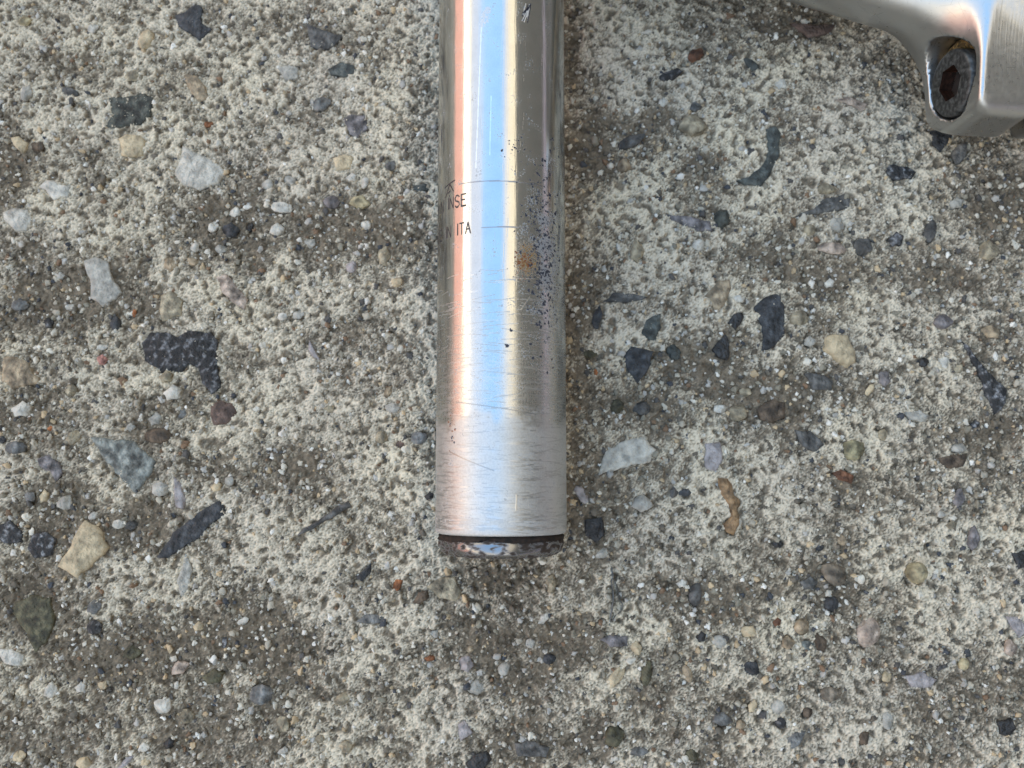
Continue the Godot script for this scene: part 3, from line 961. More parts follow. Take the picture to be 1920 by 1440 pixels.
func skin():
	skin_color = Image.create(SW, SH, false, Image.FORMAT_RGB8)
	skin_orm = Image.create(SW, SH, false, Image.FORMAT_RGB8)
	skin_bump = Image.create(SW, SH, false, Image.FORMAT_RGB8)
	skin_color.fill(Color(.56, .56, .55).linear_to_srgb())
	skin_orm.fill(Color(1, .15, 1))
	skin_bump.fill(Color(.5, .5, .5))
	var n1 := noise(FastNoiseLite.TYPE_SIMPLEX, 5.0, 4, 61)
	var n2 := noise(FastNoiseLite.TYPE_SIMPLEX, 0.5, 3, 62)
	for y in SH:
		var l := (y + 0.5) / SH * LONG
		if l > 104.0: break
		for x in range(180, 845):
			var arc := ((x + 0.5) / SW - 0.5) * TAU * RAD
			var a := n1.get_noise_2d(arc, l)
			var b := n2.get_noise_2d(arc, l * 1.0)
			var streak := n2.get_noise_2d(arc * 2.0 + 40.0, l * 0.06)          # along the drawn tube
			var turn := n2.get_noise_2d(arc * 0.05 + 70.0, l * 2.2)            # across it, from the clamping in the steerer
			var edge := 18.6 + 1.3 * exp(-pow((arc + 4.0) / 4.0, 2.0)) + 2.0 * a
			var low := 1.0 - smoothstep(edge - 1.6, edge + 1.0, l)
			var mid := 1.0 - smoothstep(24.0, 46.0, l + 5.0 * a)
			var end := 1.0 - smoothstep(2.4, 3.2, l + 0.4 * b)
			var rough := 0.135 + 0.04 * streak + 0.15 * mid + 0.24 * low + 0.12 * end + (0.04 + 0.01 * mid) * b * 0.5 + 0.05 * turn * mid
			pass
			var c := 0.60 + 0.04 * a + 0.05 * b * (0.4 + mid) + 0.02 * low
			# grey oxide bloom on the far side
			var ox := smoothstep(0.15, 0.8, a * 0.7 + b * 0.75 - 0.35 + 1.0 * exp(-pow((arc - 8.4) / 3.8, 2.0) - pow((l - 46.0) / 11.0, 2.0)))
			var stain := smoothstep(0.30, 0.85, exp(-pow((arc - 4.6) / 2.2, 2.0) - pow((l - 44.4) / 3.2, 2.0)) * (0.85 + 1.6 * b + 0.9 * a))
			var v := Vector3(c, c, c * 0.98).lerp(Vector3(.26, .265, .28), ox * 0.9).lerp(Vector3(.27, .165, .07), stain)
			skin_color.set_pixel(x, y, Color(v.x, v.y, v.z).linear_to_srgb())
			skin_orm.set_pixel(x, y, Color(1, clampf(rough + 0.3 * ox + 0.4 * stain, 0.05, 0.75), (1.0 - 0.85 * maxf(ox, stain)) * (1.0 - 0.10 * low)))
			var g := clampf(0.5 + 0.10 * streak * (1.0 - mid) + (0.30 * turn + 0.12 * b) * mid, 0.0, 1.0)
			skin_bump.set_pixel(x, y, Color(g, g, g))
	# clamping scratches round the lower end
	for k in 950:
		var l := 1.0 + 42.0 * pow(rng.randf(), 1.7)
		var a := rng.randf_range(-16.0, 16.0)
		var len := 0.5 + 4.5 * pow(rng.randf(), 2.0)
		var tilt := rng.randfn(0.0, 0.09) * len
		if rng.randf() < 0.55: score(a, l, a + len, l + tilt, 0.05, Color(.50, .50, .495).linear_to_srgb(), 0.42, 0.92, 0.44)
		else: score(a, l, a + len, l + tilt, 0.05, Color(.63, .63, .62).linear_to_srgb(), 0.38, 0.92, 0.55)
	for k in 70:
		var l := rng.randf_range(20.0, 90.0)
		var a := rng.randf_range(-15.0, 15.0)
		score(a, l, a + rng.randf_range(-0.3, 0.3), l + rng.randf_range(0.5, 4.0), 0.05, Color(.55, .55, .55).linear_to_srgb(), 0.3, 1.0, 0.3)
	# long scuffs and nicks that show in the photograph
	var pale := Color(.78, .78, .77).linear_to_srgb()
	score(3.4, 36.4, 4.9, 38.6, 0.16, pale, 0.3, 1.0, 0.8)
	score(4.0, 27.0, 9.0, 26.6, 0.1, pale, 0.3, 1.0, 0.8)
	score(-8.0, 21.6, 6.0, 19.5, 0.08, Color(.4, .4, .4).linear_to_srgb(), 0.4, 1.0, 0.2)
	score(-9.5, 13.6, -1.0, 10.4, 0.09, Color(.42, .40, .38).linear_to_srgb(), 0.4, 1.0, 0.2)
	score(2.5, 4.2, 2.6, 6.6, 0.18, pale, 0.3, 1.0, 0.85)
	score(-3.3, 84.0, -4.2, 60.0, 0.12, pale, 0.22, 1.0, 0.65)
	score(-1.6, 72.0, -1.8, 62.0, 0.1, pale, 0.25, 1.0, 0.65)
	# limit lines and the stamped words
	var thin := Color(.34, .35, .38).linear_to_srgb()
	score(-7.6, 57.8, 7.4, 57.4, 0.13, thin, 0.45, 1.0, 0.2)
	score(-3.2, 49.9, 4.2, 50.0, 0.13, thin, 0.45, 1.0, 0.2)
	var letters := {
		"I": [[0.5, 0, 0.5, 1]], "N": [[0, 0, 0, 1, 1, 0, 1, 1]], "S": [[1, 0.85, 0.7, 1, 0.3, 1, 0, 0.8, 0.1, 0.58, 0.9, 0.42, 1, 0.2, 0.7, 0, 0.3, 0, 0, 0.15]],
		"E": [[1, 0, 0, 0, 0, 1, 1, 1], [0, 0.52, 0.8, 0.52]], "M": [[0, 0, 0, 1, 0.5, 0.4, 1, 1, 1, 0]], "T": [[0.5, 0, 0.5, 1], [0, 1, 1, 1]], "A": [[0, 0, 0.5, 1, 1, 0], [0.2, 0.38, 0.8, 0.38]],
		"D": [[0, 0, 0, 1, 0.6, 1, 1, 0.7, 1, 0.3, 0.6, 0, 0, 0]]}
	var a := -15.1
	for ch in "MIN INSE":
		if letters.has(ch): word(letters[ch], a, 54.0, 0.98, 1.95)
		a += 0.85 if ch == "I" or ch == " " else 1.38
	a = -17.3
	for ch in "MADE IN ITA":
		if letters.has(ch): word(letters[ch], a, 49.2, 0.98, 1.9)
		a += 0.85 if ch == "I" or ch == " " else 1.30
	word([[0, 0.75, 1, 1], [0.55, 0.85, 0.1, 0.05], [0.55, 0.85, 0.9, 0.3], [0.35, 0.3, 0.62, 0.4], [0.5, 0.1, 0.56, 0.05]], -11.4, 56.1, 2.9, 2.6)
	# corrosion pits, rust and the grey nick near the head
	var pit := Color(.035, .038, .055).linear_to_srgb()
	var rust := Color(.20, .062, .02).linear_to_srgb()
	for k in 1700:
		var aa := 8.0 + rng.randfn(0.0, 2.3)
		var ll := 46.0 + rng.randfn(0.0, 7.5)
		blot(aa, ll, 0.05 + 0.36 * pow(rng.randf(), 5.0), pit.lerp(Color(.32, .32, .35), rng.randf() * 0.6), 0.7, 0.3)
	for k in 60: blot(3.0 + rng.randfn(0.0, 1.4), 63.5 + rng.randfn(0.0, 1.5), 0.06 + 0.26 * pow(rng.randf(), 3.0), pit.lerp(Color(.32, .32, .35), rng.randf() * 0.6), 0.7, 0.4)
	for k in 60: blot(3.8 + rng.randfn(0.0, 1.0), 44.3 + rng.randfn(0.0, 0.9), 0.08 + 0.2 * rng.randf(), rust, 0.9, 0.0)
	for k in 10: blot(5.4 + rng.randfn(0.0, 0.6), 44.9 + rng.randfn(0.0, 0.9), 0.2, Color(.30, .17, .06).linear_to_srgb(), 0.9, 0.0)
	for k in 16: blot(3.3 + rng.randfn(0.0, 0.6), 41.8 + rng.randfn(0.0, 0.7), 0.12, rust, 0.9, 0.0)
	for k in 34: blot(-8.9 + rng.randfn(0.0, 0.8), 16.8 + rng.randfn(0.0, 1.6), 0.07 + 0.2 * pow(rng.randf(), 2.0), rust if k % 3 else pit, 0.9, 0.0)
	for p in [[1.6, 33.0], [1.0, 30.4], [5.6, 28.6], [4.9, 53.0], [7.6, 62.0], [5.5, 57.6], [9.5, 63.8], [10.3, 64.6], [10.0, 66.2]]: blot(p[0], p[1], 0.42, pit, 0.7, 0.2)
	for k in 110: blot(rng.randf_range(-15.0, 15.0), rng.randf_range(3.0, 100.0), 0.08, Color(.22, .22, .23).linear_to_srgb(), 0.5, 0.8)
	for k in 90:                                   # grey oval nick
		var q := Vector2(rng.randf_range(-1, 1), rng.randf_range(-1, 1))
		if q.length() > 1.0: continue
		var e := Vector2(q.x * 0.7, q.y * 1.9).rotated(-0.28)
		for s in 16: dot_skin(-2.6 + e.x + rng.randf_range(-.15, .15), 85.7 + e.y + rng.randf_range(-.2, .2), Color(.60, .60, .60).linear_to_srgb(), 0.5, 1.0, 0.3)
	for k in 14: score(3.4 + rng.randf_range(0.0, 1.2), 86.0 + rng.randf_range(-1.0, 0.5), 4.2 + rng.randf_range(0.0, 1.2), 88.0 + rng.randf_range(-1.0, 0.6), 0.08, pit if k % 2 else pale, 0.5, 0.7, 0.2)

func lathe(profile: Array, segments: int, uv_long: float) -> ArrayMesh:
	# profile: [radius, length along the quill]; sharp where a point is given twice
	var v := PackedVector3Array()
	var n := PackedVector3Array()
	var uv := PackedVector2Array()
	var idx := PackedInt32Array()
	var rows := profile.size()
	for i in rows:
		var p: Array = profile[i]
		var a: Array = profile[maxi(i - 1, 0)]
		var b: Array = profile[mini(i + 1, rows - 1)]
		if a[0] == p[0] and a[1] == p[1]: a = p
		if b[0] == p[0] and b[1] == p[1]: b = p
		var t := Vector2(b[0] - a[0], b[1] - a[1]).normalized()
		for k in segments + 1:
			var g := TAU * k / segments - PI
			var out := Vector3(sin(g), cos(g), 0)
			v.append((out * p[0] + Vector3(0, 0, -p[1])) * MM)
			n.append((out * t.y + Vector3(0, 0, t.x)).normalized())
			uv.append(Vector2(float(k) / segments, p[1] / uv_long))
	for i in rows - 1:
		if profile[i][0] == profile[i + 1][0] and profile[i][1] == profile[i + 1][1]: continue
		for k in segments:
			var p := i * (segments + 1) + k
			var q := p + segments + 1
			for w in [p, p + 1, q, p + 1, q + 1, q]: idx.append(w)
	return array_mesh(v, n, idx, uv)

func rust_ring() -> ArrayMesh:
	# rust and grit caked in the gap between the tube's end and the cone; missing in a notch
	var n := noise(FastNoiseLite.TYPE_SIMPLEX, 2.2, 4, 84)
	var v := PackedVector3Array()
	var nrm := PackedVector3Array()
	var idx := PackedInt32Array()
	var rows := [[9.2, 0.3], [10.15, 0.0], [10.45, -0.45], [10.5, -0.95], [10.2, -1.5]]
	var seg := 180
	for i in rows.size():
		for k in seg + 1:
			var g := TAU * k / seg - PI
			var out := Vector3(sin(g), cos(g), 0)
			var lump := n.get_noise_3d(sin(g) * 10.5, cos(g) * 10.5, i * 0.7)
			var gone := 0.9 * exp(-pow((g + 0.22) / 0.10, 2.0)) + 0.5 * exp(-pow((g + 0.05) / 0.12, 2.0))
			var rr: float = rows[i][0] + 0.5 * lump - gone
			v.append((out * rr + Vector3(0, 0, -(rows[i][1] + 0.25 * lump))) * MM)
			nrm.append((out + Vector3(0, 0, (i - 2) * 0.25)).normalized())
	for i in rows.size() - 1:
		for k in seg:
			var p := i * (seg + 1) + k
			var q := p + seg + 1
			for w in [p, p + 1, q, p + 1, q + 1, q]: idx.append(w)
	return array_mesh(v, nrm, idx)

func smin(a: float, b: float, k: float) -> float:
	var h := maxf(k - absf(a - b), 0.0) / k
	return minf(a, b) - h * h * k * 0.25

func forging(p: Vector3) -> float:
	# distance to the forged arm with its clamp; p.x across, p.y along the quill, p.z up
	var flat_z := p.z
	var a := Vector3(0, 126, 0)
	var b := Vector3(92, 93.5, 0)
	var t := clampf((p - a).dot(b - a) / (b - a).length_squared(), 0.0, 1.0)
	var q := p - a.lerp(b, t)
	var d := Vector3(q.x, q.y, q.z * 1.06).length() - lerpf(13.2, 10.6, t)
	# ears of the clamp under the bar, rounded in section
	p.z += 0.15 * (p.x - 84.0) * smoothstep(66.0, 80.0, p.x)
	var x := p.x - 0.17 * p.z - 0.016 * (p.y - 76.0) * (p.z + 5.0) * 0.5
	var l := Vector3(absf(x - 91.6) - 12.4 + 2.0, absf(p.y - 85.6) - 15.3 + 5.0, absf(p.z) - 8.2 + 4.4)
	var lug := Vector2(maxf(l.y + 0.0, 0.0), maxf(l.z, 0.0))
	var side := lug.length() - 4.4 + minf(maxf(l.y, l.z), 0.0)
	var e := Vector2(side + 0.8, l.x - 2.0 + 0.8)
	var lug_d := Vector2(maxf(e.x, 0.0), maxf(e.y, 0.0)).length() - 0.8 + minf(maxf(e.x, e.y), 0.0)
	lug_d = -smin(-lug_d, -(2.6 - ((p.y - 70.3) + (x - 79.2))) * 0.7, 1.6)
	lug_d = -smin(-lug_d, -(2.8 - ((p.y - 70.3) + (92.7 - p.x))) * 0.7, 1.2) if p.x < 93.5 else lug_d
	var r := Vector2(Vector2(p.x - 97.0, p.y - 101.0).length() - 15.5, absf(p.z) - 9.2)
	r += Vector2(1.5, 1.5)
	var ring := Vector2(maxf(r.x, 0.0), maxf(r.y, 0.0)).length() - 1.5 + minf(maxf(r.x, r.y), 0.0)
	d = smin(d, smin(lug_d, ring, 3.0), 9.0)
	d = maxf(d, 12.9 - Vector2(p.x - 97.0, p.y - 101.0).length())                                    # the bar's hole
	d = maxf(d, 0.9 - maxf(absf(p.x - 93.6), maxf(p.y - 97.0, 0.0) * 0.5))                            # the slot between the ears
	var c := Vector2(maxf(absf(p.y - 79.4) - 0.9, 0.0) * signf(p.y - 79.4), flat_z - 0.7).length() - 6.15      # the bolt head's seat
	d = maxf(d, -maxf(c, p.x - 81.6 - 0.17 * flat_z))
	return d

func nets(lo: Vector3, hi: Vector3, h: float, cut: float, keep_above: bool) -> ArrayMesh:
	# surface nets of forging() inside a box, kept on one side of x = cut
	var nx := int((hi.x - lo.x) / h) + 1
	var ny := int((hi.y - lo.y) / h) + 1
	var nz := int((hi.z - lo.z) / h) + 1
	var f := PackedFloat32Array()
	f.resize(nx * ny * nz)
	f.fill(99.0)
	var s := 5
	for k in range(0, nz, s):
		for j in range(0, ny, s):
			for i in range(0, nx, s):
				var c := forging(lo + Vector3(i + 2, j + 2, k + 2) * h)
				if absf(c) > s * h * 1.9 + 1.0:
					if c < 0.0:
						for kk in range(k, mini(k + s, nz)):
							for jj in range(j, mini(j + s, ny)):
								for ii in range(i, mini(i + s, nx)):
									var xx := lo.x + ii * h
									f[(kk * ny + jj) * nx + ii] = maxf(-9.0, (cut - xx) if keep_above else (xx - cut))
					continue
				for kk in range(k, mini(k + s, nz)):
					for jj in range(j, mini(j + s, ny)):
						for ii in range(i, mini(i + s, nx)):
							var p := lo + Vector3(ii, jj, kk) * h
							f[(kk * ny + jj) * nx + ii] = maxf(forging(p), (cut - p.x) if keep_above else (p.x - cut))
	var v := PackedVector3Array()
	var n := PackedVector3Array()
	var idx := PackedInt32Array()
	var at := PackedInt32Array()
	at.resize(nx * ny * nz)
	at.fill(-1)
	var step := [0, 1, nx, nx + 1, nx * ny, nx * ny + 1, nx * ny + nx, nx * ny + nx + 1]
	var off := [Vector3(0, 0, 0), Vector3(1, 0, 0), Vector3(0, 1, 0), Vector3(1, 1, 0), Vector3(0, 0, 1), Vector3(1, 0, 1), Vector3(0, 1, 1), Vector3(1, 1, 1)]
	var edges := [[0, 1], [0, 2], [0, 4], [1, 3], [1, 5], [2, 3], [2, 6], [3, 7], [4, 5], [4, 6], [5, 7], [6, 7]]
	for k in nz - 1:
		for j in ny - 1:
			for i in nx - 1:
				var o := (k * ny + j) * nx + i
				var inside := 0
				for c in 8:
					if f[o + step[c]] < 0.0: inside += 1
				if inside == 0 or inside == 8: continue
				var sum := Vector3.ZERO
				var m := 0
				for e in edges:
					var fa := f[o + step[e[0]]]
					var fb := f[o + step[e[1]]]
					if (fa < 0.0) != (fb < 0.0):
						sum += off[e[0]].lerp(off[e[1]], fa / (fa - fb))
						m += 1
				var p := lo + (Vector3(i, j, k) + sum / m) * h
				at[o] = v.size()
				var ep := 0.25
				var g := Vector3(forging(p + Vector3(ep, 0, 0)) - forging(p - Vector3(ep, 0, 0)), forging(p + Vector3(0, ep, 0)) - forging(p - Vector3(0, ep, 0)), forging(p + Vector3(0, 0, ep)) - forging(p - Vector3(0, 0, ep))).normalized()
				p -= g * clampf(forging(p), -0.3, 0.3) if absf(p.x - cut) > 1.0 else Vector3.ZERO
				v.append(Vector3(p.x, p.z, -p.y) * MM)
				n.append(Vector3(g.x, g.z, -g.y))
	var axes := [[1, nx, nx * ny], [nx, nx * ny, 1], [nx * ny, 1, nx]]
	for k in range(1, nz - 1):
		for j in range(1, ny - 1):
			for i in range(1, nx - 1):
				var o := (k * ny + j) * nx + i
				for ax in axes:
					var a := f[o] < 0.0
					if a == (f[o + ax[0]] < 0.0): continue
					var q0 := at[o]
					var q1 := at[o - ax[1]]
					var q2 := at[o - ax[1] - ax[2]]
					var q3 := at[o - ax[2]]
					if q0 < 0 or q1 < 0 or q2 < 0 or q3 < 0: continue
					if a: idx.append_array(PackedInt32Array([q0, q1, q2, q0, q2, q3]))
					else: idx.append_array(PackedInt32Array([q0, q2, q1, q0, q3, q2]))
	return array_mesh(v, n, idx)

func stem():
	var t := Node3D.new()
	t.name = "quill_stem"
	add_child(t)
	t.position = Vector3(-1.85, 11.3, 27.3) * MM
	t.rotation.x = deg_to_rad(3.6)
	tag(t, "scratched polished aluminium bicycle quill stem with forged clamp arm, lying on the concrete", "bicycle stem")
	# the quill: a tube with a wall, turned end and wear
	skin()
	var m := ORMMaterial3D.new()
	m.albedo_texture = ImageTexture.create_from_image(skin_color)
	m.orm_texture = ImageTexture.create_from_image(skin_orm)
	m.heightmap_enabled = true
	m.heightmap_texture = ImageTexture.create_from_image(skin_bump)
	m.heightmap_scale = 0.0022
	var prof := [[8.6, 8.0], [8.6, 0.35], [8.6, 0.35], [8.9, 0.0], [8.9, 0.0], [10.5, 0.0], [10.5, 0.0], [10.75, 0.06], [10.95, 0.25], [11.07, 0.55], [RAD, 1.0]]
	for k in 32: prof.append([RAD, 1.0 + (k + 1) * 3.9])
	put("quill", lathe(prof, 192, LONG), m, t)
	# the expander cone in its end
	var steel := ORMMaterial3D.new()
	var im := Image.create(256, 64, false, Image.FORMAT_RGB8)
	var orm := Image.create(256, 64, false, Image.FORMAT_RGB8)
	var nr := noise(FastNoiseLite.TYPE_SIMPLEX, 24.0, 4, 81)
	for y in 64:
		for x in 256:
			var r := smoothstep(-0.15, 0.5, nr.get_noise_2d(x * 2.6, y * 1.0) + (0.16 if y < 22 else 0.06) + 0.25 * smoothstep(134.0, 160.0, x) - 0.25 * exp(-pow((x - 126.0) / 10.0, 2.0)))
			var c := Vector3(.30, .30, .31).lerp(Vector3(.035, .022, .015), r)
			im.set_pixel(x, y, Color(c.x, c.y, c.z).linear_to_srgb())
			orm.set_pixel(x, y, Color(1, lerpf(0.20, 0.75, r), 1.0 - r))
	steel.albedo_texture = ImageTexture.create_from_image(im)
	steel.orm_texture = ImageTexture.create_from_image(orm)
	var cone := put("expander_cone", lathe([[0.0, 6.0], [8.4, 6.0], [8.4, 6.0], [8.4, 0.3], [9.3, -0.55], [9.3, -0.55], [10.0, -0.75], [10.55, -1.05], [10.65, -1.6], [10.5, -2.3], [10.15, -2.9], [9.6, -3.35], [8.9, -3.6], [8.9, -3.6], [4.4, -3.6], [4.4, -3.6], [4.4, -1.5], [4.4, -1.5], [0.0, -1.5]], 96, -3.6), steel, t)
	var crud := StandardMaterial3D.new()
	crud.albedo_color = srgb(Vector3(.06, .032, .019))
	crud.roughness = 0.8
	crud.albedo_texture = noise_texture(noise(FastNoiseLite.TYPE_SIMPLEX, 22.0, 5, 83), 128, 0.1, 1.0)
	crud.uv1_triplanar = true
	crud.uv1_scale = Vector3.ONE * 140.0
	put("rust_crust", rust_ring(), crud, cone)
	var dark := StandardMaterial3D.new()
	dark.albedo_color = srgb(Vector3(.10, .075, .06))
	dark.metallic = 0.7
	dark.roughness = 0.55
	put("expander_bolt", lathe([[0.0, 0.5], [3.0, 0.5], [3.0, 0.5], [3.0, -2.6], [2.6, -3.0], [2.6, -3.0], [0.0, -3.0]], 40, 3.0), dark, cone)
	# the forged arm and clamp
	var alu := StandardMaterial3D.new()
	alu.albedo_color = srgb(Vector3(.62, .62, .615))
	alu.metallic = 1.0
	alu.roughness = 0.27
	alu.roughness_texture = noise_texture(noise(FastNoiseLite.TYPE_SIMPLEX, 14.0, 4, 90), 256, 0.65, 1.0)
	alu.roughness = 0.38
	var brush := noise(FastNoiseLite.TYPE_SIMPLEX, 9.0, 3, 91)
	var bi := Image.create(512, 512, false, Image.FORMAT_L8)
	for y in 512:
		for x in 512:
			bi.set_pixel(x, y, Color.WHITE * (0.5 + 0.5 * brush.get_noise_2d(x * 0.9, y * 0.05)))
	var ai := Image.create(512, 512, false, Image.FORMAT_L8)
	ai.fill(Color.WHITE * 0.96)
	for k in 260:
		var q := Vector2(rng.randf() * 512.0, rng.randf() * 512.0)
		var dir := Vector2.from_angle(rng.randf() * TAU)
		var shade := rng.randf_range(0.55, 1.0)
		for s in int(2.0 + 60.0 * pow(rng.randf(), 4.0)):
			ai.set_pixel(posmod(int(q.x + dir.x * s), 512), posmod(int(q.y + dir.y * s), 512), Color.WHITE * shade)
	alu.albedo_texture = ImageTexture.create_from_image(ai)
	alu.heightmap_enabled = true
	alu.heightmap_texture = ImageTexture.create_from_image(bi)
	alu.heightmap_scale = 0.0009
	alu.uv1_triplanar = true
	alu.uv1_scale = Vector3.ONE * 40.0
	put("arm", nets(Vector3(-15, 84, -15), Vector3(52, 142, 15), 1.2, 50.0, false), alu, t)
	put("clamp", nets(Vector3(48, 66, -13.5), Vector3(116, 120, 13.5), 0.6, 50.0, true), alu, t)
	# the clamp bolt, its head in the seat on the ear's left face, and the grime round it
	var bolt_steel := StandardMaterial3D.new()
	bolt_steel.albedo_color = srgb(Vector3(.17, .18, .18))
	bolt_steel.metallic = 0.6
	bolt_steel.roughness = 0.5
	bolt_steel.albedo_texture = noise_texture(noise(FastNoiseLite.TYPE_SIMPLEX, 20.0, 4, 95), 128, 0.35, 1.0)
	bolt_steel.uv1_triplanar = true
	bolt_steel.uv1_scale = Vector3.ONE * 120.0
	var bolt := put("clamp_bolt", bolt_head(), bolt_steel, t)
	bolt.position = Vector3(79.6, 0.45, -78.6) * MM
	bolt.basis = Basis(Vector3(0, 0, 1), deg_to_rad(-9.0)) * Basis(Vector3.UP, deg_to_rad(3.0))
	var grime := StandardMaterial3D.new()
	grime.albedo_color = srgb(Vector3(.05, .021, .013))
	grime.metallic_specular = 0.25
	grime.roughness = 0.45
	grime.albedo_texture = noise_texture(noise(FastNoiseLite.TYPE_SIMPLEX, 18.0, 4, 96), 128, 0.3, 1.0)
	grime.uv1_triplanar = true
	grime.uv1_scale = Vector3.ONE * 150.0
	var sock := put("hex_socket", hex_hole(), grime, bolt)
	var dirt := StandardMaterial3D.new()
	dirt.albedo_color = srgb(Vector3(.42, .28, .085))
	dirt.roughness = 0.6
	dirt.albedo_texture = noise_texture(noise(FastNoiseLite.TYPE_SIMPLEX, 16.0, 5, 97), 128, 0.1, 1.0)
	dirt.uv1_triplanar = true
	dirt.uv1_scale = Vector3.ONE * 110.0
	dirt.heightmap_enabled = true
	dirt.heightmap_texture = stone_relief
	dirt.heightmap_scale = 0.05
	put("grime", grime_ring(), dirt, t)

func bolt_head() -> ArrayMesh:
	# axis along x, head's face towards -x; a hexagonal well left open in the middle
	var st := SurfaceTool.new()
	st.begin(Mesh.PRIMITIVE_TRIANGLES)
	var n := 48
	var rings := [[5.8, 2.4], [5.8, -0.1], [5.5, -0.42], [5.0, -0.5]]
	for r in rings.size() - 1:
		for k in n:
			var q := []
			for e in [[r, k], [r, k + 1], [r + 1, k + 1], [r + 1, k]]:
				var g: float = TAU * e[1] / n
				q.append(Vector3(rings[e[0]][1], cos(g) * rings[e[0]][0], sin(g) * rings[e[0]][0]))
			for w in [q[0], q[2], q[1], q[0], q[3], q[2]]: st.add_vertex(w * MM)
	for k in n:
		var q := []
		for e in [[5.0, k], [5.0, k + 1]]:
			var g: float = TAU * e[1] / n
			q.append(Vector3(-0.5, cos(g) * 5.0, sin(g) * 5.0))
			q.append(Vector3(-0.5, cos(g), sin(g)) * Vector3(1, hex_r(g), hex_r(g)))
		for w in [q[0], q[3], q[2], q[0], q[1], q[3]]: st.add_vertex(w * MM)
	st.index()
	st.generate_normals()
	return st.commit()

func hex_r(g: float) -> float:
	return 2.75 / cos(fposmod(g, PI / 3.0) - PI / 6.0)

func hex_hole() -> ArrayMesh:
	var st := SurfaceTool.new()
	st.begin(Mesh.PRIMITIVE_TRIANGLES)
	st.set_smooth_group(-1)
	var n := 48
	for k in n:
		var a := TAU * k / n
		var b := TAU * (k + 1) / n
		var p := Vector3(-0.5, cos(a) * hex_r(a), sin(a) * hex_r(a))
		var q := Vector3(-0.5, cos(b) * hex_r(b), sin(b) * hex_r(b))
		var d := Vector3(4.0, 0, 0)
		for w in [p, p + d, q, q, p + d, q + d]: st.add_vertex(w * MM)
		for w in [p + d, Vector3(3.7, 0, 0), q + d]: st.add_vertex(w * MM)
	st.generate_normals()
	return st.commit()

func grime_ring() -> ArrayMesh:
	# dried dirt packed in the seat round the bolt head
	var st := SurfaceTool.new()
	st.begin(Mesh.PRIMITIVE_TRIANGLES)
	var n := 60
	var pts := []
	var nz := noise(FastNoiseLite.TYPE_SIMPLEX, 0.5, 3, 99)
	for k in n:
		var g := TAU * k / n
		var up := clampf(cos(g) - 0.6 * sin(g), 0.0, 1.0)
		var ring := []
		for r in 4:
			var rad := 5.3 + r * (0.30 + 0.36 * up)
			var rel := 0.25 * nz.get_noise_2d(cos(g) * 2.0 + r * 3.0, sin(g) * 2.0)
			ring.append(Vector3(80.6 - 0.35 * up + rel + 0.17 * (sin(g) * rad + 0.9) + (0.5 if r == 0 or r == 3 else 0.0), 0.9 + sin(g) * rad, -(79.0 + cos(g) * rad)))
		pts.append(ring)
	for k in n:
		for r in 3:
			var a: Vector3 = pts[k][r]
			var b: Vector3 = pts[k][r + 1]
			var c: Vector3 = pts[(k + 1) % n][r + 1]
			var d: Vector3 = pts[(k + 1) % n][r]
			for w in [a, b, c, a, c, d]: st.add_vertex(w * MM)
	st.index()
	st.generate_normals()
	return st.commit()

# ------------------------------------------------------------------ loose things on the concrete
func loose_pebble(tone: String, x: float, z: float, w: float, h: float, d: float, turn: float, shape: int, label: String) -> MeshInstance3D:
	var o := put("pebble", pebble_shapes[shape], stone_mat(tone), self)
	o.basis = Basis(Vector3.UP, -deg_to_rad(turn)) * Basis.from_scale(Vector3(w, h, d))
	o.position = Vector3(x, ground_at(x, z) + h * 0.42, z) * MM
	tag(o, label, "pebble", "loose pebbles on the concrete")
	return o

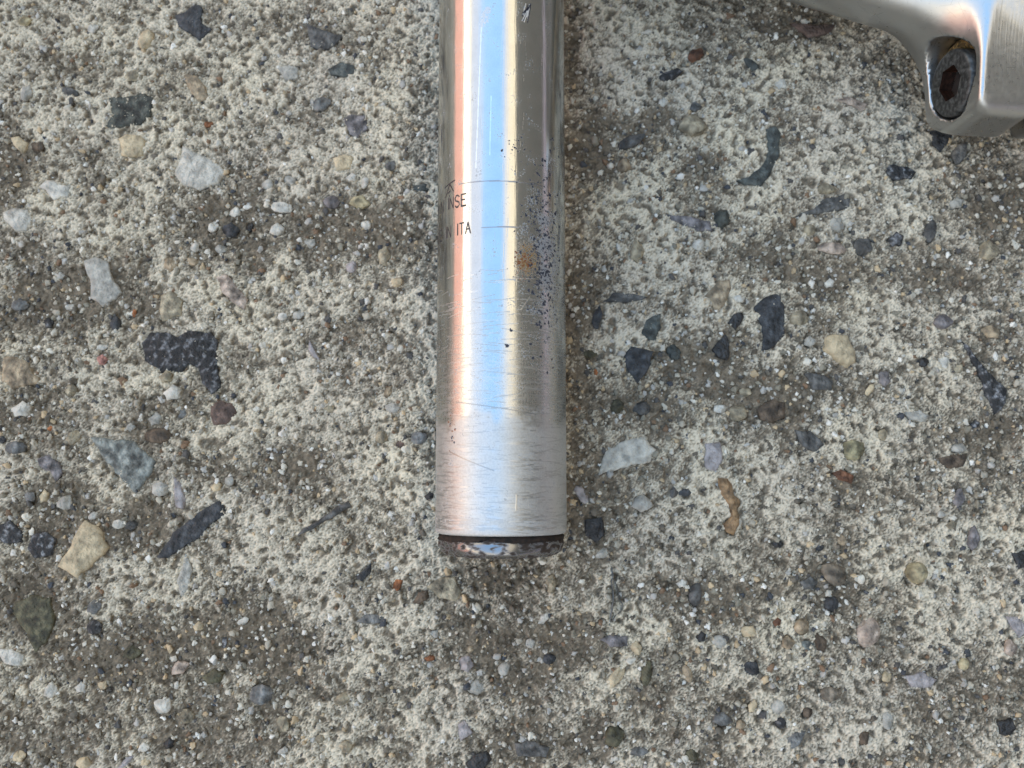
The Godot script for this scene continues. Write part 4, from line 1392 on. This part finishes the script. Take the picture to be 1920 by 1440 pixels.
func loose_things():
	loose_pebble("buff", 34.8, -50.0, 5.9, 3.4, 4.5, 10, 1, "smooth oval tan pebble, the largest, beside the dark crescent stone")
	loose_pebble("yellow", 72.2, 34.2, 3.7, 3.3, 3.5, 0, 3, "small round pale yellow pebble with dark cracks")
	loose_pebble("rust", 36.0, -65.1, 3.3, 1.8, 2.3, -40, 6, "small rust red brick fragment")
	var p := outline(["", false, 0.0, [58.0, -6.4, 58.4, -8.5, 60.2, -9.5, 62.6, -9.0, 63.9, -5.9, 64.0, -3.9, 62.3, -2.7, 59.9, -4.4]])
	var o := put("pebble", stone_mesh(rough_outline(p, 0.9, 0.18), false, 1.3), stone_mat("cream"), self)
	o.position = Vector3(61.1, ground_at(61.1, -6.4) + 0.3, -6.3) * MM
	tag(o, "cream white pitted pebble with a notch in its lower edge", "pebble", "loose pebbles on the concrete")
	var f := outline(["", false, 0.0, [37.7, 17.3, 39.3, 17.1, 40.3, 18.3, 40.5, 20.2, 41.6, 21.6, 41.1, 23.1, 41.3, 25.5, 40.2, 27.4, 38.7, 26.9, 38.4, 25.5, 39.8, 24.0, 39.5, 22.1, 38.3, 20.2, 37.8, 18.5]])
	var fm: StandardMaterial3D = stone_mat("tan").duplicate()
	fm.albedo_color = srgb(Vector3(.46, .29, .15))
	var fl := put("bark_flake", stone_mesh(rough_outline(f, 0.8, 0.15), true, 0.75), fm, self)
	var mid := Vector2.ZERO
	fl.position = Vector3(39.6, 0.1, 22.2) * MM
	tag(fl, "curled orange brown flake, like a scrap of bark, lying on pale crust", "bark flake")
	# a thin dark twig
	var st := SurfaceTool.new()
	st.begin(Mesh.PRIMITIVE_TRIANGLES)
	var a := Vector3(-38.7, 0.35, 27.7)
	var b := Vector3(-29.3, 0.55, 22.0)
	var rows := []
	for k in 9:
		var c := a.lerp(b, k / 8.0) + Vector3(rng.randf_range(-.12, .12), rng.randf_range(-.08, .08), rng.randf_range(-.12, .12))
		var r := lerpf(0.35, 0.68, k / 8.0) * (0.35 if k == 0 else 1.0) * rng.randf_range(0.85, 1.15)
		var axis := (b - a).normalized()
		var side := axis.cross(Vector3.UP).normalized()
		var up := side.cross(axis)
		var ring := []
		for s in 8: ring.append((c + (side * cos(TAU * s / 8.0) + up * sin(TAU * s / 8.0)) * r) - (a + b) * 0.5)
		rows.append(ring)
	for k in 8:
		for s in 8:
			var s2 := (s + 1) % 8
			for w in [rows[k][s], rows[k][s2], rows[k + 1][s], rows[k][s2], rows[k + 1][s2], rows[k + 1][s]]: st.add_vertex(w * MM)
	for s in range(1, 7):
		for w in [rows[8][0], rows[8][s], rows[8][s + 1]]: st.add_vertex(w * MM)
		for w in [rows[0][0], rows[0][s + 1], rows[0][s]]: st.add_vertex(w * MM)
	st.index()
	st.generate_normals()
	var tw := put("twig", st.commit(), stone_mat("dgray"), self)
	tw.position = (a + b) * 0.5 * MM
	tag(tw, "thin dark grey twig lying on pale concrete beside the quill's lower end", "twig")
